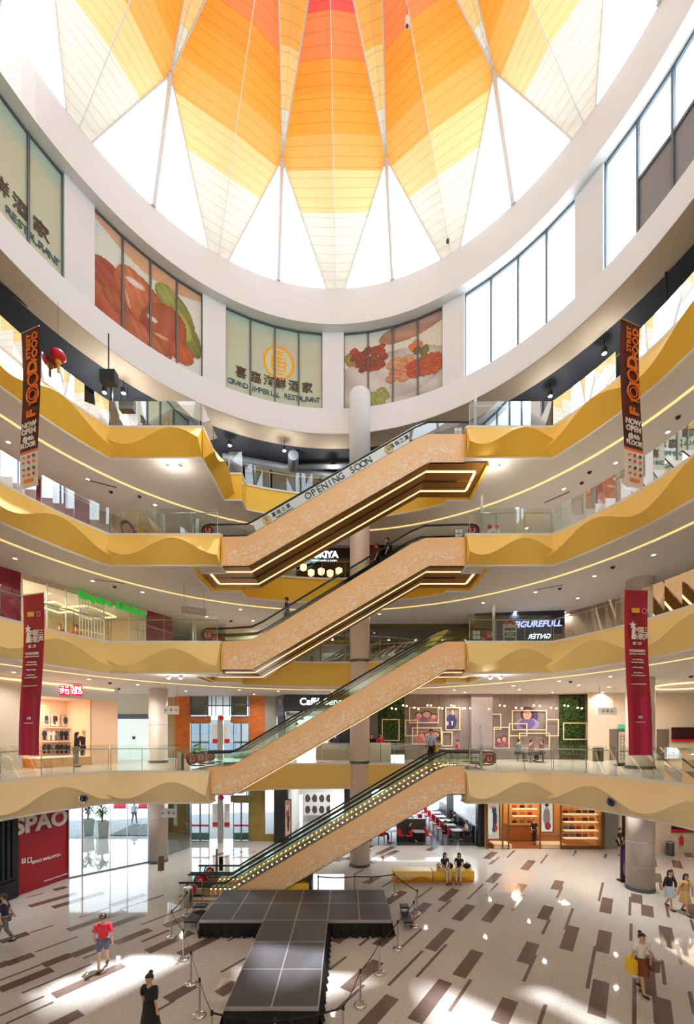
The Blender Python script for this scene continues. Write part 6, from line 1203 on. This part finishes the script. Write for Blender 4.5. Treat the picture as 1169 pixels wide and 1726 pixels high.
    # face
    hc = Vector(V(*P_['head'])); m = MB(); fy = -.092*s
    for sd in (-1, 1): m = MB(); m.ball(hc+Vector((sd*.03*s, fy+.008*s, .012*s)), .012*s, .006*s, .008*s, 8, 5); m.build('eye', EYEM, None, origin=False).parent = t
    def pt_(mm, nn, mt, sm=False): o = mm.build(nn, mt, None, origin=False, smooth=sm); o.parent = t; return o
    pt_(MB().ball(hc+Vector((0, fy-.004*s, -.015*s)), .012*s, .016*s, .02*s, 8, 5), 'nose', SKIN, True); pt_(MB().ball(hc+Vector((0, fy+.010*s, -.047*s)), .022*s, .008*s, .007*s, 8, 5), 'mouth', LIP)
    for sd in (-1, 1): pt_(MB().ball(hc+Vector((sd*.083*s, .005*s, -.005*s)), .010*s, .018*s, .028*s, 8, 5), 'ear', SKIN, True)
    # hair
    hm = hairmat or HAIRM; m = MB(); rows = []; cc = hc+Vector((0, .012*s, .022*s)); n = 16
    for j in range(9):
        a = PI*j/12; ring = []
        for i in range(n):
            ph = 2*PI*i/n; ln = .0
            zz = math.cos(a)*.115; rr_ = math.sin(a); back = max(0, math.sin(ph))
            x = rr_*math.cos(ph)*.098; y = rr_*math.sin(ph)*.112
            if a > PI/2*.95 and math.sin(ph) < -.25: y = max(y, -.02)*.3+.02; x *= .9; zz = max(zz, .02)
            if math.sin(ph) < -.45 and a > .9: zz = max(zz, .045)
            ring.append(cc+Vector((x, y, zz))*s)
        rows.append(ring)
    m.grid(rows, 0, True)
    if hair == 'long':
        r2 = []
        for j in range(7):
            z = .0-.05*j; r2.append([cc+Vector((math.cos(PI*i/8)*(.10-.003*j), .02+math.sin(PI*i/8)*(.10-.004*j)+.004*j, z))*s for i in range(9)])
        m.grid(r2)
    elif hair == 'bun': m.ball(cc+Vector((0, .07, .10))*s, .055*s, n=10, m=6)
    elif hair == 'cap': pass
    pt_(m, 'hair', hm, True)
    # top
    if top is not None:
        vs2, es2, rs2 = [], [], []
        def ad(p, r, to=None):
            vs2.append(V(*p)); rs2.append(r*s if not isinstance(r, tuple) else (r[0]*s, r[1]*s)); i = len(vs2)-1
            if to is not None: es2.append((to, i))
            return i
        lo = Vector(P_['pel'])+Vector((0, 0, .0 if kind != 'dress' else -.02)); a = ad(tuple(lo), (.16, .125)); b = ad(P_['waist'], (.14 if not female else .12, .108), a); c = ad(P_['chest'], (.155 if not female else .135, .125), b); ad(tuple(Vector(P_['neck'])-Vector((0, 0, .02))), .072, c)
        for k in (0, 1):
            e = ad(tuple(Vector(P_[f'sh{k}'])), .07, c); q = Vector(P_[f'sh{k}']).lerp(Vector(P_[f'el{k}']), min(1, sleeve*2)); f = ad(tuple(q), .056, e)
            if sleeve > .5: ad(tuple(Vector(P_[f'el{k}']).lerp(Vector(P_[f'wr{k}']), (sleeve-.5)*2*.95)), .042, f)
        skin_mesh('shirt', vs2, es2, rs2, top, t)
    # lower clothes
    if kind in ('trousers', 'shorts'):
        vs2, es2, rs2 = [], [], []
        def ad(p, r, to=None):
            vs2.append(V(*p)); rs2.append(r*s if not isinstance(r, tuple) else (r[0]*s, r[1]*s)); i = len(vs2)-1
            if to is not None: es2.append((to, i))
            return i
        a = ad(tuple(Vector(P_['pel'])+Vector((0, 0, .03))), (.155, .12))
        for k in (0, 1):
            b = ad(P_[f'hp{k}'], .10, a); kk = Vector(P_[f'hp{k}']).lerp(Vector(P_[f'kn{k}']), 1.0 if kind == 'trousers' else .9); c = ad(tuple(kk), .068 if kind == 'trousers' else .085, b)
            if kind == 'trousers': ad(tuple(Vector(P_[f'kn{k}']).lerp(Vector(P_[f'an{k}']), .9)), .052, c)
        skin_mesh('trousers' if kind == 'trousers' else 'shorts', vs2, es2, rs2, bot, t)
    elif kind in ('skirt', 'longskirt', 'dress'):
        ln = {'skirt': .36, 'longskirt': .72, 'dress': .42}[kind]; m = MB(); rows = []; flare = {'skirt': .07, 'longskirt': .12, 'dress': .05}[kind]
        if sit: pass
        for j in range(7):
            v = j/6; z = up+.10-(ln+.10)*v; rx = .15+flare*v; ry = .115+flare*v*(1.2 if kind == 'longskirt' else 1.0)+(.04*v if pose != 'stand' else 0)
            rows.append([Vector(V(rx*(1+.05*v*math.sin(6*a_+1))*math.cos(a_), pel[1]+ry*(1+.05*v*math.cos(5*a_))*math.sin(a_), z)) for a_ in [2*PI*i/20 for i in range(20)]])
        m.grid(rows, 0, True); pt_(m, 'skirt', bot if kind != 'dress' else top, True)
    for k in (0, 1):
        a = Vector(P_[f'an{k}']); m = MB(); m.ball(Vector(V(a.x, a.y-.06, max(.04, a.z-.045))), .047*s, .13*s, .042*s, 10, 6); pt_(m, 'shoe', SHOE, True)
    if hair == 'cap':
        m = MB(); m.ball(cc+Vector((0, 0, .03))*s, .105*s, .118*s, .095*s, 14, 8); m.prism([cc+Vector((-.07, -.09, .05))*s, cc+Vector((.07, -.09, .05))*s, cc+Vector((.05, -.18, .035))*s, cc+Vector((-.05, -.18, .035))*s], (0, 0, .012)); pt_(m, 'cap', HAIRM, True)
    return t
def held(t, name, label, cat, fn):
    """a bag carried by a person: a thing of its own placed in the person's frame"""
    mw = Matrix.Translation(t.location) @ Matrix.Rotation(t.rotation_euler.z, 4, 'Z'); o = thing(name, label, cat, t.location, t.rotation_euler.z)
    for nn, mb, mt in fn: q = mb.build(nn, mt, None, origin=False, smooth=False); q.parent = o
    return o
def bagparts(c, w, d, h, mt, strap_to=None):
    c = Vector(c); b = MB().prism([c+Vector((-w/2, -d/2, 0)), c+Vector((w/2, -d/2, 0)), c+Vector((w/2, d/2, 0)), c+Vector((-w/2, d/2, 0))], (0, 0, h)); tp = c+Vector((0, 0, h))
    to = Vector(strap_to) if strap_to else tp+Vector((0, 0, .16)); s = MB().tube([tp+Vector((-w*.35, 0, 0)), to, tp+Vector((w*.35, 0, 0))], .012, 5)
    return [('bag_body', b, mt), ('strap', s, mt)]
c_red = cloth('red', srgb(226, 46, 66)); c_blk = cloth('black', srgb(22, 22, 26)); c_wht = cloth('white', srgb(238, 236, 234)); c_brn = cloth('brown', srgb(128, 70, 34)); c_den = cloth('denim', srgb(98, 100, 128)); c_tan = cloth('tan', srgb(206, 164, 112)); c_gry = cloth('grey', srgb(120, 122, 130)); c_blu = cloth('pale_blue', srgb(168, 190, 226)); c_nav = cloth('navy', srgb(34, 40, 66)); c_crm = cloth('cream', srgb(232, 220, 204)); c_pl = cloth('light_denim', srgb(176, 190, 206))
b = FL(174, 1632); person('person in a red shirt, dark cap and grey shorts walking west of the stage', b, .35, 1.66, 'walk', c_red, c_den, 'shorts', 'cap')
b = P(253, HY, 9.45); person('woman in black top and long black skirt walking in the sunlit open floor', (b.x, 9.45, 0), -.1, 1.62, 'walk', c_blk, c_blk, 'longskirt', 'bun', female=True)
b = FL(1079, 1672); w1 = person('woman in white top and brown skirt carrying bags, walking across the open granite floor', b, .15, 1.64, 'walk', c_wht, c_brn, 'skirt', 'bun', female=True, sleeve=.35)
held(w1, 'shopping_bag', 'bright yellow shopping bag carried by the woman in the brown skirt', 'bag', bagparts((-.30, -.02, .58), .14, .26, .36, M('bag_yellow', srgb(238, 196, 30), .5)))
held(w1, 'handbag', 'grey taupe handbag hanging from the arm of the woman in the brown skirt', 'bag', bagparts((.30, -.05, .62), .16, .36, .3, M('bag_taupe', srgb(132, 114, 106), .5)))
b = FL(1127, 1532); w2 = person('woman in black cardigan and pale denim skirt walking past the east column', b, .2, 1.60, 'walk', c_blk, c_pl, 'skirt', 'long', female=True, sleeve=.9)
b = FL(1154, 1541); w3_ = person('woman in a tan dress with long hair beside the woman in the black cardigan', b, .1, 1.62, 'walk', c_tan, c_tan, 'dress', 'long', female=True, sleeve=.6)
b = FL(9, 1591); person('person in grey trousers walking past the black panelled pier', b, -1.1, 1.7, 'stride', c_nav, c_gry, 'trousers', 'short')
b = FL(1043, 1442); person('person in black shirt and shorts standing behind the east column', b, .6, 1.6, 'stand', c_blk, c_blk, 'shorts', 'short')
# escalator riders
def step_z(i, px): return EZ+(HY-lerp_poly([p for p in ESC[i]['top']], px))*SC-.17
p_ = P(484, HY, 19.35); person('person in dark clothes riding the second to third floor escalator', (p_.x, 19.35, step_z(3, (p_.x/SC)+CX)+.17), -PI/2, 1.66, 'stand', c_nav, c_blk, 'trousers', 'short')
p_ = P(725, HY, 19.3); bm_ = person('man in a pale blue shirt near the top of the lowest escalator', (p_.x, 19.3, step_z(1, (p_.x/SC)+CX)+.17), .5, 1.72, 'stand', c_blu, c_blk, 'trousers', 'short', sleeve=.5)
held(bm_, 'handbag', 'yellow bag held by the man in the pale blue shirt', 'bag', bagparts((.26, -.1, .66), .12, .2, .2, M('bag_yellow', (1, .7, 0))))
for k, (px, lb) in enumerate(((636, 'lower'), (645, 'upper'))):
    p_ = P(px, HY, 19.4); person(f'{lb} of two dark clothed riders high on the second to third floor escalator', (p_.x+.25*k, 19.4+.05*k, step_z(3, (p_.x+.25*k)/SC+CX)+.17), -PI/2, 1.62, 'stand', c_nav if k else c_blk, c_blk, 'trousers', 'short')
# two women on the yellow bench
for k, (px, lb) in enumerate(((749, 'woman in cream trousers seated on the yellow bench, closer to the pale bench'), (774, 'woman in cream trousers seated at the middle of the yellow bench'))):
    p_ = P(px, HY, 19.85); person(lb, (p_.x, 19.92, 0), (.3, -.35)[k], 1.6, 'sit', c_blk, c_crm, 'trousers', 'long', female=True, seat=.56, sleeve=.3)
for k, (px, w, mt, lb) in enumerate(((759, .3, M('bag_black', (0, 0, 0)), 'black handbag between the two women on the yellow bench'), (787, .42, M('bag_black', (0, 0, 0)), 'black backpack lying on the yellow bench beside the women'), (739, .24, M('bag_beige', srgb(206, 190, 164), .6), 'beige bag on the yellow bench beside the first woman'))):
    c = P(px, HY, 20.1); t = thing('handbag', lb, 'bag', (c.x, 20.15, .56)); m = MB(); m.ball((c.x, 20.15, .56+.13), w/2, .12, .13, 12, 8); m.build('bag_body', mt, t, smooth=True); MB().tube([(c.x-.08, 20.15, .78), (c.x, 20.15, .88), (c.x+.08, 20.15, .78)], .012, 5).build('strap', mt, t)
# kitchen restaurant, lobby, shops
def at_w(pl, px, off): q = pl.hit(px, HY, off); return (q.x, q.y)
x, y = at_w(W2, 101, -1.2); person('diner in a red brown shirt seen through the kitchen restaurant glass', (x, y, Z2), .5, 1.6, 'stand', c_brn, c_blk, 'trousers')
x, y = at_w(W2, 128, -1.3); person('waiter in orange shirt behind the kitchen restaurant glass', (x, y, Z2), .7, 1.75, 'stand', cloth('orange', srgb(220, 110, 60)), c_blk, 'trousers')
x, y = at_w(W1, 128, .9); person('shopper in dark clothes standing before the clothing shop racks', (x, y, Z1), 2.4, 1.66, 'stand', c_blk, c_gry, 'trousers', 'long', female=True, sleeve=.9)
x, y = at_w(B1, 120, .45)
def mannequin(px, lb, mt):
    x, y = at_w(W1, px, -.5); t = person(lb, (x, y, Z1), .8, 1.75, 'stand', mt, c_blk, 'trousers', 'bald', hairmat=SKIN, name='mannequin', sleeve=.9); t['category'] = 'mannequin'
mannequin(141, 'clothes mannequin in a black coat at the shop opening', c_blk)
b = FL(226, 1388, .01); person('person in pale blue shirt walking in the street outside the window', b, PI, 1.7, 'walk', c_blu, c_den, 'trousers')
for k, (px, mt, lb) in enumerate(((626, c_blk, 'person in black at the white counters beside the column'), (641, c_red, 'person in red and white at the counters by the green wall'))): p_ = P(px, HY, 24.3); person(lb, (p_.x, 24.3, Z1), .2, 1.6, 'stand', mt, c_blk, 'trousers', 'short')
for k, px in enumerate((632, 650)): p_ = P(px, HY, 23.7); MBx = MB().box(p_.x-.28, p_.x+.28, 23.6, 24.0, Z1+.008, Z1+1.1).build('counter_block', M('white_counter', srgb(226, 222, 214), .4)); tag(MBx, ['white reception counter block next to the column', 'white reception counter block in front of the green wall'][k], 'counter')
# diners by the photo walls
def cafe_set(px, d, who, lb):
    p_ = P(px, HY, d); t = thing('cafe_table', f'round cafe table {lb}', 'table', (p_.x, d, Z1)); MB().lathe([(.38, .72), (.38, .75)], (p_.x, d, Z1), 18).build('table_top', WHT, t); MB().lathe([(.2, .008), (.03, .04), (.03, .72)], (p_.x, d, Z1), 12).build('leg', STEELD, t)
    for sd, mt, hl, w_ in who:
        x = p_.x+sd*.72; person(f'person in {w_} seated at the table {lb}', (x, d, Z1), PI/2*-sd if True else 0, 1.62, 'sit', mt, c_blk, 'trousers', hl, seat=.45)
        st_ = thing('cafe_stool', f'low dark stool of the person in {w_} {lb}', 'stool', (x, d, Z1)); MB().lathe([(.17, .40), (.18, .43), (.16, .45)], (x, d, Z1), 14).build('seat', DKW, st_); MB().lathe([(.15, .008), (.03, .03), (.03, .40)], (x, d, Z1), 10).build('leg', STEELD, st_)
cafe_set(751, 24.2, ((-1, cloth('mauve', srgb(150, 90, 120)), 'long', 'mauve'), (1, cloth('rose', srgb(190, 100, 110)), 'short', 'rose')), 'by the suit photo')
cafe_set(893, 24.2, ((-1, cloth('teal', srgb(50, 100, 100)), 'short', 'teal'), (1, cloth('wine', srgb(140, 40, 60)), 'long', 'wine red')), 'below the woman mural')
cafe_set(915, 23.2, ((-1, cloth('wine2', srgb(120, 36, 52)), 'short', 'dark wine'),), 'closest to the railing')
# restaurant diners
for k, (x, y, fz, mt, lb) in enumerate(((7.98, 27.6, -PI/2, c_wht, 'diner in white on the banquette at the table closest to the hall'), (7.98, 30.7, -PI/2, c_blk, 'diner in black on the banquette, third table in'), (6.5, 27.62, PI/2, c_blk, 'diner in black on the red chair opposite the diner in white'), (4.1, 27.25, PI/2, c_blk, 'diner in black at the table before the booth partition'), (2.3, 27.2, PI/2, c_red, 'diner in red beside the column table'))):
    person(lb, (x, y, .01), fz, 1.66, 'sit', mt, c_blk, 'trousers', 'short', seat=.5)
x, y = at_w(S3, 566, -.4); person('waiter in red behind the hotpot restaurant counter', (x, y, Z3), 0, 1.65, 'stand', c_red, c_blk, 'trousers')
p_ = G5.hit(899, HY, -1.1); person('shop assistant in black inside the leather goods doorway', (p_.x, p_.y, .02), .3, 1.62, 'stand', c_blk, c_blk, 'trousers')
# round loudspeaker and hanging lamp inside the crown
for px, py, d, lb, r in ((765, 396, 17.6, 'small round grey fitting on the petal ridge near the white ring', .13),):
    pass
